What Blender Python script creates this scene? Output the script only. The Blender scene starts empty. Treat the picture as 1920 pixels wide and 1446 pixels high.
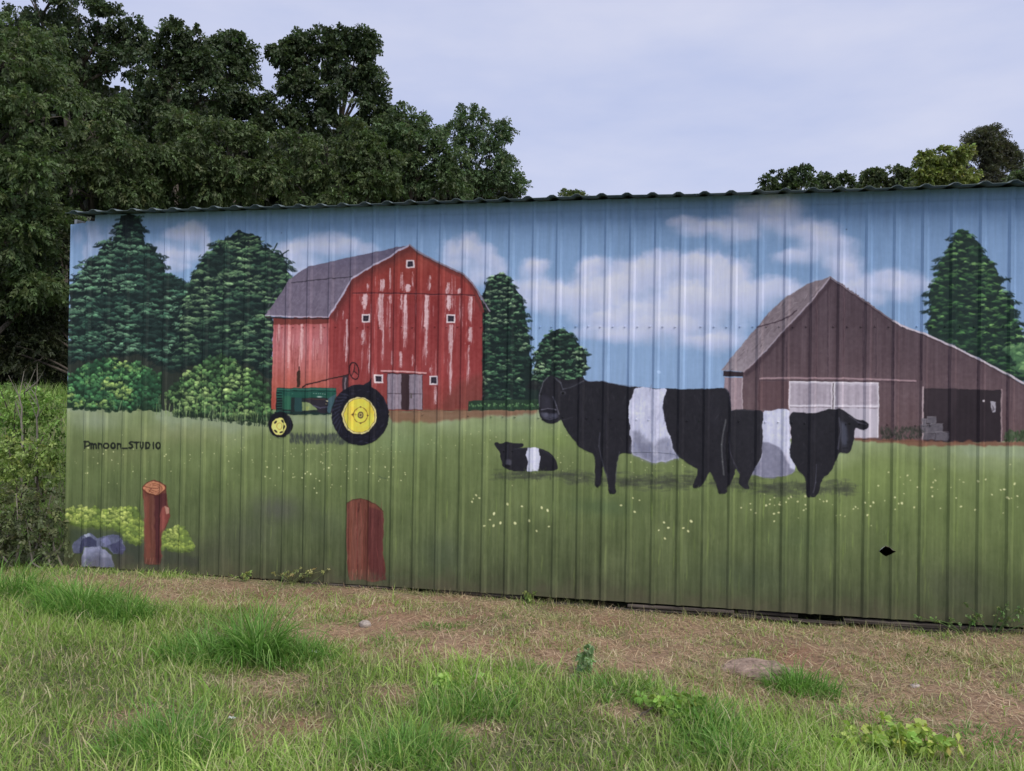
import bpy, bmesh, math, random
import numpy as np
from mathutils import Vector, Matrix
from mathutils.geometry import delaunay_2d_cdt

scene = bpy.context.scene
COL = scene.collection
random.seed(3)

# ================================================================ camera, world, sun, exposure
CAMP = (5.53909057, 6.61332675, 1.69877408, 0.19105102, 0.00821355, -0.01545317)   # x, distance to wall, height, yaw, pitch, roll
FPX = 1500.0                                                                         # focal length in pixels of a 1920 wide frame
def cam_basis():
    yaw, pitch, roll = CAMP[3:6]
    cy, sy = np.cos(yaw), np.sin(yaw); cp, sp = np.cos(pitch), np.sin(pitch)
    f = np.array([-sy*cp, cy*cp, sp]); r = np.array([cy, sy, 0.0]); u = np.cross(r, f)
    cr, sr = np.cos(roll), np.sin(roll)
    return f, cr*r - sr*u, sr*r + cr*u
CF, CR, CU = cam_basis()
CAM = np.array([CAMP[0], -CAMP[1], CAMP[2]])
cam_data = bpy.data.cameras.new('camera'); cam = bpy.data.objects.new('camera', cam_data); COL.objects.link(cam)
M = Matrix.Identity(4)
for i in range(3):
    M[i][0], M[i][1], M[i][2], M[i][3] = CR[i], CU[i], -CF[i], CAM[i]
cam.matrix_world = M
cam_data.sensor_width = 36.0; cam_data.lens = 36.0*FPX/1920.0; cam_data.clip_start = .05; cam_data.clip_end = 3000
scene.camera = cam
scene.render.resolution_x, scene.render.resolution_y = 1024, 771

SUN_DIR = Vector((.66, -.56, 1.0)).normalized()       # towards the sun, behind the camera's right shoulder
world = bpy.data.worlds.new('World'); scene.world = world; world.use_nodes = True
nt = world.node_tree; nt.nodes.clear()
W = nt.nodes.new
out = W('ShaderNodeOutputWorld'); bg = W('ShaderNodeBackground'); sky = W('ShaderNodeTexSky')
sky.sky_type = 'NISHITA'; sky.sun_disc = False
sky.sun_elevation = math.asin(SUN_DIR.z); sky.sun_rotation = math.atan2(SUN_DIR.x, SUN_DIR.y)
sky.air_density = 1.0; sky.dust_density = 1.5; sky.ozone_density = 2.0
tc = W('ShaderNodeTexCoord'); mp = W('ShaderNodeMapping'); mp.inputs['Scale'].default_value = (1.0, 1.0, 3.2)
n1 = W('ShaderNodeTexNoise'); n1.inputs['Scale'].default_value = 2.1; n1.inputs['Detail'].default_value = 8; n1.inputs['Roughness'].default_value = .52
ramp = W('ShaderNodeValToRGB'); ramp.color_ramp.elements[0].position = .36; ramp.color_ramp.elements[0].color = (.0, .0, .0, 1); ramp.color_ramp.elements[1].position = .66; ramp.color_ramp.elements[1].color = (1, 1, 1, 1)
cloud = W('ShaderNodeMixRGB'); cloud.inputs[1].default_value = (2.62, 2.98, 4.40, 1); cloud.inputs[2].default_value = (3.74, 3.84, 4.74, 1)   # thin veil and thicker cloud
mix = W('ShaderNodeMixRGB'); mix.inputs[0].default_value = .9
L = nt.links.new
L(tc.outputs['Generated'], mp.inputs[0]); L(mp.outputs[0], n1.inputs['Vector']); L(n1.outputs['Fac'], ramp.inputs[0]); L(ramp.outputs[0], cloud.inputs[0])
L(sky.outputs[0], mix.inputs[1]); L(cloud.outputs[0], mix.inputs[2]); L(mix.outputs[0], bg.inputs['Color']); bg.inputs['Strength'].default_value = .1
L(bg.outputs[0], out.inputs[0])
sun_data = bpy.data.lights.new('sun', 'SUN'); sun_data.energy = 1.5; sun_data.angle = math.radians(34); sun_data.color = (1.0, .95, .87)
sun = bpy.data.objects.new('sun', sun_data); COL.objects.link(sun)
sun.rotation_euler = SUN_DIR.to_track_quat('Z', 'Y').to_euler(); sun.location = (12, -12, 14)
vs = scene.view_settings
scene.display_settings.display_device = 'sRGB'; vs.view_transform = 'Standard'; vs.look = 'None'; vs.exposure = 0.9; vs.gamma = 1.0; vs.use_curve_mapping = False
scene.cycles.use_denoising = True
scene.cycles.max_bounces = 10; scene.cycles.diffuse_bounces = 6; scene.cycles.transmission_bounces = 6


# ================================================================ mural paint (numpy canvas, wall metres)
WALL_H = 3.3
def ray(px):
    px = np.atleast_2d(np.asarray(px, float))
    return CF + ((px[:, :1]-960)/FPX)*CR - ((px[:, 1:]-723)/FPX)*CU
def wall_pt(px):                       # photograph pixel -> (X, Z) metres on the wall plane
    d = ray(px); t = -CAM[1]/d[:, 1]
    return np.stack([CAM[0]+t*d[:, 0], CAM[2]+t*d[:, 2]], 1)
S = 262.0; X0 = -0.06; X1 = 9.4
CW = int((X1-X0)*S); CH = int(WALL_H*S)
def P(px):                             # photograph pixel -> canvas pixel
    w = wall_pt(px); return np.stack([(w[:, 0]-X0)*S, (WALL_H-w[:, 1])*S], 1)
rng = np.random.default_rng(7)
def vnoise(h, w, cy, cx):              # smooth value noise with cell size cy, cx
    gh, gw = int(h/cy)+4, int(w/cx)+4
    g = rng.random((gh, gw))
    y = np.arange(h)/cy; x = np.arange(w)/cx
    yi = y.astype(int); xi = x.astype(int); fy = y-yi; fx = x-xi
    fy = fy*fy*(3-2*fy); fx = fx*fx*(3-2*fx)
    a = g[yi]*(1-fy)[:, None] + g[yi+1]*fy[:, None]
    return a[:, xi]*(1-fx) + a[:, xi+1]*fx
def fbm(cy, cx, o=4):
    t = 0; a = 1.0; s = 0
    for i in range(o):
        t = t + a*vnoise(CH, CW, max(cy/2**i, 1), max(cx/2**i, 1)); s += a; a *= .55
    return (t/s-.5)*2
N_BIG = fbm(110, 150, 5); N_MID = fbm(26, 26, 3); N_FINE = fbm(5, 5, 2)
N_VERT = fbm(150, 5, 3); N_VERT2 = fbm(55, 9, 3); N_HOR = fbm(6, 40, 3); N_B2 = fbm(60, 80, 5); N_B3 = fbm(34, 44, 3)
WX = fbm(14, 14, 3); WY = fbm(14, 14, 3)
YY, XX = np.mgrid[0:CH, 0:CW].astype(np.float32)
cv = np.zeros((CH, CW, 3))
def C(*c): return np.array(c, float)
def inside(poly, x, y):
    r = np.zeros(x.shape, bool); n = len(poly)
    for i in range(n):
        xa, ya = poly[i]; xb, yb = poly[(i+1) % n]
        if ya == yb: continue
        c = ((ya > y) != (yb > y)) & (x < (xb-xa)*(y-ya)/(yb-ya)+xa)
        r ^= c
    return r
def mask(pts, rough=0.0, canvas=False):
    q = np.asarray(pts, float) if canvas else P(pts)
    m = 4+rough
    x0 = int(max(0, q[:, 0].min()-m)); x1 = int(min(CW, q[:, 0].max()+m+1)); y0 = int(max(0, q[:, 1].min()-m)); y1 = int(min(CH, q[:, 1].max()+m+1))
    sl = (slice(y0, y1), slice(x0, x1))
    acc = 0
    dx = WX[sl]*rough; dy = WY[sl]*rough
    for ox, oy in ((.17, .3), (.5, .1), (.83, .4), (.3, .7), (.6, .6), (.9, .9)):
        acc = acc + inside(q, XX[sl]+ox+dx, YY[sl]+oy+dy)
    return sl, acc/6.0
def blur(a, n):
    for ax in (0, 1):
        for _ in range(2):
            k = np.ones(2*n+1)/(2*n+1)
            p = np.pad(a, [(n, n) if i == ax else (0, 0) for i in range(2)], mode='edge')
            c = np.cumsum(p, ax); c = np.concatenate([np.zeros_like(np.take(c, [0], ax)), c], ax)
            L = a.shape[ax]
            a = (np.take(c, range(2*n+1, 2*n+1+L), ax)-np.take(c, range(0, L), ax))/(2*n+1)
    return a
def blend(sl, m, col):
    cv[sl] += m[..., None]*(col-cv[sl])
def tex(sl, col, vert=0, fine=0, mid=0, hor=0, big=0):
    n = N_VERT[sl]*vert + N_FINE[sl]*fine + N_MID[sl]*mid + N_HOR[sl]*hor + N_BIG[sl]*big
    return np.asarray(col, float) + n[..., None]*np.array([1, 1, 1.])
def fill(pts, col, rough=1.0, a=1.0, canvas=False, soft=0, **k):
    sl, m = mask(pts, rough, canvas)
    if soft: m = blur(m, soft)
    blend(sl, m*a, tex(sl, col, **k))
    return sl, m
def grad_fill(pts, stops, rough=1.0, axis=0, **k):   # stops: (photo y or x, colour)
    sl, m = mask(pts, rough)
    q = P(pts); pv = np.asarray(pts, float)[:, 1-axis]
    v = (YY if axis == 0 else XX)[sl]; cvv = q[:, 1-axis]
    A = np.polyfit(cvv, pv, 1); ph = np.polyval(A, v)
    xs = [s[0] for s in stops]; cs = np.array([s[1] for s in stops], float)
    col = np.stack([np.interp(ph, xs, cs[:, i]) for i in range(3)], -1)
    blend(sl, m, tex(sl, col, **k)); return sl, m
def line(pts, w, col, a=1.0, canvas=False, rough=.6):
    q = np.asarray(pts, float) if canvas else P(pts)
    for (xa, ya), (xb, yb) in zip(q[:-1], q[1:]):
        r = w/2+2
        x0 = int(max(0, min(xa, xb)-r)); x1 = int(min(CW, max(xa, xb)+r+1)); y0 = int(max(0, min(ya, yb)-r)); y1 = int(min(CH, max(ya, yb)+r+1))
        if x1 <= x0 or y1 <= y0: continue
        sl = (slice(y0, y1), slice(x0, x1)); X = XX[sl]+.5; Y = YY[sl]+.5
        L = (xb-xa)**2+(yb-ya)**2+1e-9
        t = np.clip(((X-xa)*(xb-xa)+(Y-ya)*(yb-ya))/L, 0, 1)
        d = np.hypot(X-xa-t*(xb-xa), Y-ya-t*(yb-ya)) + N_FINE[sl]*rough
        blend(sl, np.clip(w/2+.5-d, 0, 1)*a, np.asarray(col, float))
STAMPS = {}
def stamp(L, W, ang):
    k = (round(L*2), round(W*2), round(ang/0.2))
    if k not in STAMPS:
        L, W, ang = max(k[0]/2, 1), max(k[1]/2, .8), k[2]*.2
        n = int(max(L, W)/2+2); y, x = np.mgrid[-n:n+1, -n:n+1]
        c, s = np.cos(ang), np.sin(ang)
        u = (x*c+y*s)/(L/2); v = (-x*s+y*c)/(W/2)
        d = np.sqrt(u*u+v*v)
        STAMPS[k] = (n, np.clip((1.12-d)*min(L, W)/1.6, 0, 1)[..., None])
    return STAMPS[k]
def dab(x, y, L, W, ang, col, a=1.0):
    n, m = stamp(L, W, ang)
    x = int(x); y = int(y)
    x0, x1, y0, y1 = x-n, x+n+1, y-n, y+n+1
    if x0 < 0 or y0 < 0 or x1 > CW or y1 > CH: return
    cv[y0:y1, x0:x1] += m*a*(col-cv[y0:y1, x0:x1])
def scatter(pts, step, jit=.45, canvas=False):
    q = np.asarray(pts, float) if canvas else P(pts)
    gx, gy = np.meshgrid(np.arange(q[:, 0].min(), q[:, 0].max(), step), np.arange(q[:, 1].min(), q[:, 1].max(), step*.8))
    gx = gx + (np.arange(gx.shape[0]) % 2)[:, None]*step/2
    x = (gx+rng.uniform(-jit, jit, gx.shape)*step).ravel(); y = (gy+rng.uniform(-jit, jit, gy.shape)*step).ravel()
    k = inside(q, x, y); x, y = x[k], y[k]; o = np.argsort(y)
    return x[o], y[o]
def at(n, x, y): return n[int(min(max(y, 0), CH-1)), int(min(max(x, 0), CW-1))]

def smooth(pts, n=2):
    p = np.asarray(pts, float)
    for _ in range(n):
        q = np.roll(p, -1, 0); p = np.stack([p*.75+q*.25, p*.25+q*.75], 1).reshape(-1, 2)
    return [tuple(v) for v in p]
OUT = {}                                # outlines of the painted figures (photo pixels), reused for their paint layers
# --- sky
def paint_sky():
    t = np.clip(YY/(CH*.55), 0, 1)[..., None]; s = np.clip(XX/CW, 0, 1)[..., None]
    cv[:] = C(116, 147, 185)*(1-t) + C(137, 165, 200)*t + (1-s)*C(8, 6, 4) - s*C(6, 8, 8)
    cv[:] += (N_VERT2[..., None]*3.5 + N_BIG[..., None]*5 + N_HOR[..., None]*1.2)
    white = C(200, 199, 222)
    def cloud(blobs, dens=1.0, thr=.42, soft=.3):
        f = np.ones((CH, CW))
        for x, y, rx, ry, w in blobs:
            (qx, qy), = P([(x, y)]); k = S/235.*1.25
            yy = (YY-qy); d = ((XX-qx+WX*6)/(rx*k))**2 + (yy/(ry*k*np.where(yy > 0, 1.25, .95))+WY*.12)**2
            f *= 1-.93*w*np.exp(-d*1.25)
        f = (1-f) + N_B2*.26 + N_B3*.12 + N_MID*.05 + N_HOR*.03
        m = np.clip((f-.36)/.60, 0, 1); m = m*m*(3-2*m)
        sh = np.clip(.62+(f-np.roll(f, -9, 0))*-5.5+N_B3*.7, 0, 1)[..., None]
        cv[:] += (m*dens*.7)[..., None]*((white*sh+C(172, 180, 206)*(1-sh))-cv)
        for x, y, rx, ry, w in sorted(blobs, key=lambda q: q[1]):
            for j in range(3):                           # separate rounded puffs, bright above, greyer below
                (qx, qy), = P([(x+rng.normal(0, .45)*rx*(j > 0), y+rng.normal(0, .35)*ry*(j > 0))]); k = S/235.*(1.0 if j == 0 else rng.uniform(.5, .8)); R_ = 1.9*k
                x0, x1, y0, y1 = int(max(0, qx-rx*R_)), int(min(CW, qx+rx*R_)), int(max(0, qy-ry*R_)), int(min(CH, qy+ry*R_))
                if x1 <= x0 or y1 <= y0: continue
                s2 = (slice(y0, y1), slice(x0, x1)); v = (YY[s2]-qy)/(ry*k)
                d = np.sqrt(((XX[s2]-qx+WX[s2]*5)/(rx*k))**2+(v+WY[s2]*.15)**2)+N_MID[s2]*.22
                t_ = np.clip((v+.9)/1.7, 0, 1)[..., None]
                blend(s2, np.clip((1.12-d)/.62, 0, 1)**1.3*w*dens*.62*np.clip(1.15-np.clip(v, 0, 2)*.55, 0, 1), (white+4)*(1-t_)+C(170, 178, 206)*t_)
    cloud([(1000, 500, 32, 22, .9), (1010, 545, 60, 28, .9), (1060, 560, 60, 34, .9), (1115, 500, 34, 24, .95), (1130, 545, 60, 40, 1), (1200, 520, 60, 40, 1), (1190, 590, 100, 36, 1),
           (1240, 500, 50, 30, .9), (1310, 495, 45, 34, 1), (1360, 515, 40, 36, 1), (1300, 560, 90, 46, 1), (1400, 560, 60, 40, .9), (1250, 610, 80, 26, .9), (1340, 640, 60, 22, .85), (1180, 625, 60, 18, .7), (1450, 540, 60, 26, .75)], .95)
    cloud([(1280, 415, 28, 14, .7), (1320, 425, 50, 18, .85), (1380, 430, 50, 24, .9), (1420, 405, 45, 26, 1), (1470, 395, 40, 34, .95), (1440, 375, 22, 18, .6), (1520, 430, 60, 22, .9), (1560, 460, 50, 26, .9), (1500, 480, 50, 18, .7), (1590, 500, 30, 30, .9), (1560, 545, 60, 24, .9), (1610, 540, 30, 26, .6)], .82)
    cloud([(1660, 525, 40, 26, .9), (1700, 530, 36, 24, .85), (1690, 555, 30, 16, .5), (1640, 560, 26, 20, .6)], .8)
    cloud([(335, 440, 44, 22, .8), (360, 435, 30, 24, .85), (300, 470, 50, 24, .7), (350, 480, 60, 16, .65), (325, 500, 40, 16, .6), (385, 470, 16, 40, .6)], .85)
    cloud([(180, 450, 28, 40, .7), (215, 440, 24, 30, .55), (160, 490, 18, 40, .5)], .7)
    cloud([(540, 470, 50, 26, .8), (590, 460, 60, 24, .9), (640, 462, 60, 26, .85), (560, 500, 60, 30, .9), (690, 470, 30, 14, .6)], .85)
    cloud([(845, 470, 30, 30, .8), (880, 455, 28, 26, .9), (905, 480, 36, 30, .85), (850, 500, 30, 18, .7), (935, 500, 24, 22, .7), (900, 520, 40, 20, .7)], .8)
    cloud([(1890, 640, 40, 40, .5)], .6)

# --- painted field
FIELD = [(60, 752), (125, 756), (300, 760), (330, 762), (500, 766), (620, 764), (740, 764), (905, 760), (1010, 760), (1360, 780), (1600, 800), (1920, 822), (2300, 845), (2300, 1260), (1800, 1200), (100, 1100)]
def paint_field():
    sl, m = mask(FIELD, 1.5)
    top = P([(125, 764), (500, 796), (905, 771), (1010, 771), (1600, 822), (1920, 840), (2200, 856)])
    ty = np.interp(XX[0], top[:, 0], top[:, 1])[None, :]
    t = np.clip((YY-ty)/(CH-ty), 0, 1)[sl]
    xs = [0, .04, .15, .38, .68, .9, 1]
    cs = np.array([(138, 150, 120), (130, 142, 104), (113, 126, 82), (99, 112, 71), (88, 99, 65), (79, 87, 60), (74, 80, 57)], float)
    col = np.stack([np.interp(t + N_BIG[sl]*.15, xs, cs[:, i]) for i in range(3)], -1)
    xr = (XX[sl]/CW)
    col += (np.clip(xr-.5, 0, 1)*26*np.clip(1-np.abs(t-.5)*1.6, 0, 1))[..., None]*C(.4, .5, .0)
    n = N_VERT[sl]*10*(.4+t) + N_VERT2[sl]*7 + N_B2[sl]*8 + N_B3[sl]*4
    col += n[..., None]*C(1, 1, .75)
    blend(sl, m, col)
    # grey-violet and dark washes
    for x, y, rx, ry, c, a in [(520, 955, 55, 26, (84, 84, 82), .65), (470, 1000, 60, 40, (80, 84, 72), .5), (600, 985, 60, 30, (76, 84, 64), .4), (400, 1040, 70, 30, (74, 76, 62), .5), (830, 1040, 50, 40, (70, 80, 66), .4),
                               (1130, 950, 60, 16, (72, 92, 66), .4), (1500, 1010, 60, 30, (78, 92, 64), .4), (1400, 1080, 90, 30, (72, 84, 62), .45), (1800, 1100, 60, 40, (76, 78, 66), .4), (760, 830, 70, 20, (128, 146, 106), .4), (930, 800, 90, 14, (142, 158, 116), .5),
                               (175, 790, 60, 22, (140, 150, 128), .7), (330, 815, 110, 22, (132, 136, 98), .5), (220, 850, 90, 30, (112, 116, 78), .4), (1650, 900, 110, 40, (124, 142, 78), .35), (1050, 820, 60, 22, (122, 144, 78), .35)]:
        (qx, qy), = P([(x, y)]); k = 1.1
        x0, x1, y0, y1 = int(qx-3*rx*k), int(qx+3*rx*k), int(qy-3*ry*k), int(qy+3*ry*k)
        s2 = (slice(max(y0, 0), min(y1, CH)), slice(max(x0, 0), min(x1, CW)))
        d = ((XX[s2]-qx)/(rx*k))**2+((YY[s2]-qy)/(ry*k))**2
        blend(s2, np.clip(np.exp(-d*.9)+N_VERT2[s2]*.25*np.exp(-d*.5), 0, 1)*a, C(*c))
    fy = np.interp(np.arange(CW), top[:, 0], top[:, 1])
    for i in range(7500):
        x = rng.uniform(4, CW-4); u = rng.random()**.8; y = fy[int(x)]+6+u*(CH-fy[int(x)]-12)
        b = cv[int(min(y, CH-1)), int(x)]
        lt = rng.random() < .5
        d = rng.uniform(6, 20)*(1 if lt else -.8)
        dab(x, y, rng.uniform(5, 26)*(.5+u*.9), rng.uniform(1, 2.2), np.pi/2+rng.normal(0, .12), b+C(1, 1.03, .72)*d, rng.uniform(.2, .65))
    for i in range(380):                      # long lighter brushed streaks low on the wall
        x = rng.uniform(0, CW); (yy,) = (rng.uniform(CH*.72, CH*.97),)
        if x < CW*.35 and rng.random() < .6: continue
        b = cv[int(yy), int(min(x, CW-1))]
        dab(x, yy, rng.uniform(25, 60), rng.uniform(1.5, 4), np.pi/2, b+C(30, 36, 10)*rng.uniform(.3, 1), rng.uniform(.2, .6))

def foliage(name, pts, base, pal, tuft=13, step=15, leaf=(7, 3), a=.8, rough=6, light=(-.4, -1), drop=.25, shade=None, flat=.62, wide=1.0, ramp=.95):
    OUT[name] = pts
    sl, m = fill(pts, base, rough=rough, mid=7, fine=4)
    base = np.asarray(base, float); pal = [np.asarray(c, float) for c in pal]
    q = P(pts); xa, xb = q[:, 0].min(), q[:, 0].max(); ya, yb = q[:, 1].min(), q[:, 1].max()
    x, y = scatter(pts, step)
    for X, Y in zip(x, y):
        r = tuft*rng.uniform(.55, 1.35)
        lum = np.clip(.60 + at(N_MID, X, Y)*.9 + at(N_B2, X, Y)*1.0 + light[0]*((X-xa)/(xb-xa)-.5)*.5 + rng.normal(0, .12), 0, 1)
        if shade: lum *= shade((X-xa)/(xb-xa), (Y-ya)/(yb-ya))
        t = min(max(lum, 0), 1)*(len(pal)-1.01); k = int(t); c = pal[k]+(pal[k+1]-pal[k])*(t-k)
        for j in range(4):
            dab(X+rng.uniform(-.9, .9)*r*wide, Y+r*rng.uniform(.2, .6), leaf[0]*1.8, leaf[1]*1.6, rng.uniform(-.4, .4), base*rng.uniform(.72, 1.0), .55)
        c = c*rng.uniform(.9, 1.18)
        n = int(10+r*wide*.9); tilt = rng.normal(0, .18)
        for j in range(n):
            th = rng.uniform(-1.35, 1.35); rr = r*rng.uniform(.3, 1)
            px, py = X+np.sin(th)*rr*wide, Y-np.cos(th)*rr*flat+drop*abs(np.sin(th))*r + np.sin(th)*tilt*r
            up = np.clip((Y-py)/(r*flat), -.4, 1)
            cc = base + (c-base)*np.clip(1-ramp+ramp*up*1.25+rng.normal(0, .11), -.1, 1.3)
            dab(px, py, leaf[0]*rng.uniform(.6, 1.5), leaf[1]*rng.uniform(.7, 1.25), th*.7+rng.normal(0, .3), cc, a*rng.uniform(.6, 1))

def paint_trees():
    dk = C(30, 44, 42)
    pal1 = [(44, 66, 60), (58, 92, 78), (76, 116, 92), (96, 140, 108), (122, 164, 128)]
    fill([(128, 660), (170, 662), (300, 664), (335, 672), (410, 660), (512, 690), (512, 790), (330, 778), (300, 765), (128, 762)], (46, 52, 46), 5, 1, vert=6, mid=4)
    sh = lambda u, v: np.clip(1.15-(v-.1)*.1, 0, 1.2)
    foliage('big_fir', [(226, 404), (262, 404), (268, 430), (272, 458), (294, 466), (295, 482), (306, 494), (311, 516), (338, 522), (354, 545), (352, 620), (345, 690), (315, 690), (300, 676), (240, 662), (150, 676), (128, 680), (131, 640), (133, 545), (150, 520), (160, 492), (192, 472), (195, 458), (216, 446), (222, 428)],
            dk, pal1, 13, 17, (10, 3.4), shade=sh, wide=2.1, flat=.6, drop=.45, a=.75)
    # darker patch in the top of the tree
    fill([(228, 404), (252, 404), (246, 440), (238, 452), (230, 430)], (26, 36, 40), 3, .8)
    foliage('round_fir', [(352, 540), (362, 515), (372, 500), (386, 484), (398, 470), (412, 454), (432, 446), (450, 433), (472, 438), (487, 446), (491, 462), (510, 470), (528, 478), (535, 494), (546, 520), (540, 540), (505, 595), (512, 600), (510, 710), (500, 705), (470, 682), (410, 664), (350, 688), (330, 700), (318, 690), (335, 640), (345, 570)],
            dk, [(44, 66, 58), (60, 90, 72), (80, 114, 84), (102, 140, 98), (130, 162, 116)], 13, 17, (10, 3.4), shade=sh, wide=2.1, flat=.6, drop=.45, a=.75)
    for tip in [((512, 472), (520, 456)), ((526, 478), (542, 470)), ((528, 482), (540, 486))]: line(tip, 3, (36, 52, 50))
    for i in range(60):
        (x, y), = P([(rng.uniform(130, 500), rng.uniform(660, 760))])
        dab(x, y, rng.uniform(14, 40), 2, np.pi/2, C(34, 38, 36)+rng.uniform(-4, 14), .6)
    bpal = [(46, 82, 58), (60, 108, 72), (80, 134, 84), (106, 158, 94), (152, 178, 100)]
    foliage('round_bush', [(128, 712), (150, 690), (178, 680), (205, 671), (232, 680), (255, 682), (285, 698), (305, 706), (304, 730), (300, 768), (240, 770), (128, 764)], C(36, 58, 42), bpal, 11, 12, (6, 4.6), rough=4, flat=.85)
    foliage('wide_bush', [(314, 742), (330, 722), (345, 706), (370, 688), (395, 672), (418, 667), (440, 676), (462, 692), (482, 706), (500, 722), (508, 742), (508, 790), (480, 792), (420, 786), (330, 776)], C(38, 54, 40), [(54, 82, 56), (70, 104, 66), (94, 134, 80), (120, 156, 92), (148, 174, 108)], 11, 12, (6, 4.6), rough=4, flat=.85)
    # pale stems along the foot of the bushes
    for i in range(95):
        x = rng.uniform(205, 503); f = np.interp(x, [200, 330, 505], [768, 780, 796])
        if x < 300 and rng.random() < .7: continue
        h = rng.uniform(10, 38); line([(x, f+rng.uniform(-4, 4)), (x+rng.normal(0, 3), f-h)], rng.uniform(1.0, 2.6), C(132, 152, 104)+rng.uniform(-36, 26), rng.uniform(.5, .9))
    for i in range(60):
        x = rng.uniform(330, 505); f = np.interp(x, [330, 505], [778, 797])
        line([(x, f+4), (x+rng.normal(0, 2), f-rng.uniform(4, 18))], 1.8, C(42, 56, 44), .7)
    cp = [(38, 60, 52), (52, 84, 64), (74, 114, 82), (104, 146, 104), (156, 184, 140)]
    foliage('column_fir', [(905, 552), (914, 532), (924, 520), (938, 511), (952, 520), (966, 540), (980, 560), (986, 590), (993, 640), (998, 690), (998, 745), (985, 756), (905, 756), (902, 650)], C(27, 42, 40), cp, 9, 13, (6.5, 2.8), rough=4, wide=1.5, drop=.4)
    fill([(984, 690), (1006, 705), (1090, 700), (1090, 756), (984, 756)], (30, 44, 42), 3, 1, mid=5)
    foliage('small_fir', [(1003, 690), (1005, 660), (1018, 638), (1034, 622), (1052, 618), (1072, 628), (1084, 642), (1099, 664), (1101, 690), (1092, 712), (1060, 735), (1010, 735), (1000, 715)], C(26, 40, 38), cp, 8, 12, (6, 3), rough=4, wide=1.3)
    for i in range(14):                       # light chinks between the trees
        (x, y), = P([(rng.normal(1001, 4), rng.uniform(640, 710))]); dab(x, y, rng.uniform(2, 5), 2, 1.5, C(150, 180, 176), .7)
    foliage('tall_cypress', [(1798, 431), (1810, 436), (1834, 452), (1838, 474), (1852, 484), (1866, 496), (1869, 512), (1878, 530), (1882, 552), (1896, 572), (1900, 596), (1917, 622), (1922, 650), (1938, 690), (1950, 720), (1890, 705), (1820, 664), (1740, 626), (1741, 600), (1747, 585), (1742, 560), (1746, 540), (1756, 520), (1764, 496), (1772, 478), (1786, 452)],
            C(30, 50, 44), [(44, 70, 52), (56, 92, 58), (72, 114, 68), (96, 140, 78), (126, 166, 98)], 12, 14, (9, 3.2), rough=5, drop=.6, wide=1.5, flat=.5)
    foliage('edge_bush', [(1890, 650), (1930, 640), (1990, 660), (2000, 720), (1960, 730), (1905, 690)], C(70, 104, 74), [(84, 124, 84), (110, 146, 96), (130, 164, 110)], 10, 14, (8, 4))

def streak(x, y0, y1, w, col=(206, 186, 190), a=.9):
    q = P([(x, y0), (x, y1)]); X, Y0, Y1 = q[0, 0], q[0, 1], q[1, 1]; L = Y1-Y0; w = w*1.12
    col = np.asarray(col, float); p = rng.uniform(-.2, .2)
    for i in range(max(1, int(w*.35))):                  # long core strokes, then dry-brush edges
        off = rng.uniform(-.28, .28); ln = L*rng.uniform(.6, .95)
        line([(X+off*w+np.sin(k*1.9+p*9)*w*.05, Y0+ln*k/6) for k in range(7)], max(1.2, w*rng.uniform(.12, .3)), col+rng.uniform(-14, 8), a*rng.uniform(.55, .85), canvas=True, rough=1.1)
    for i in range(int(2+w*2.0)):
        off = float(np.clip(rng.normal(0, .3), -.65, .65)); ln = L*rng.uniform(.15, .7)*(1-.4*abs(off)); st = Y0+rng.uniform(0, 1)**1.5*(L-ln)
        dab(X+off*w, st+ln/2, max(ln, 5), rng.uniform(.9, 2.0), np.pi/2, col+rng.uniform(-34, 12)+np.array([0, -6, -4])*rng.random(), a*rng.uniform(.3, .75))

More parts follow.
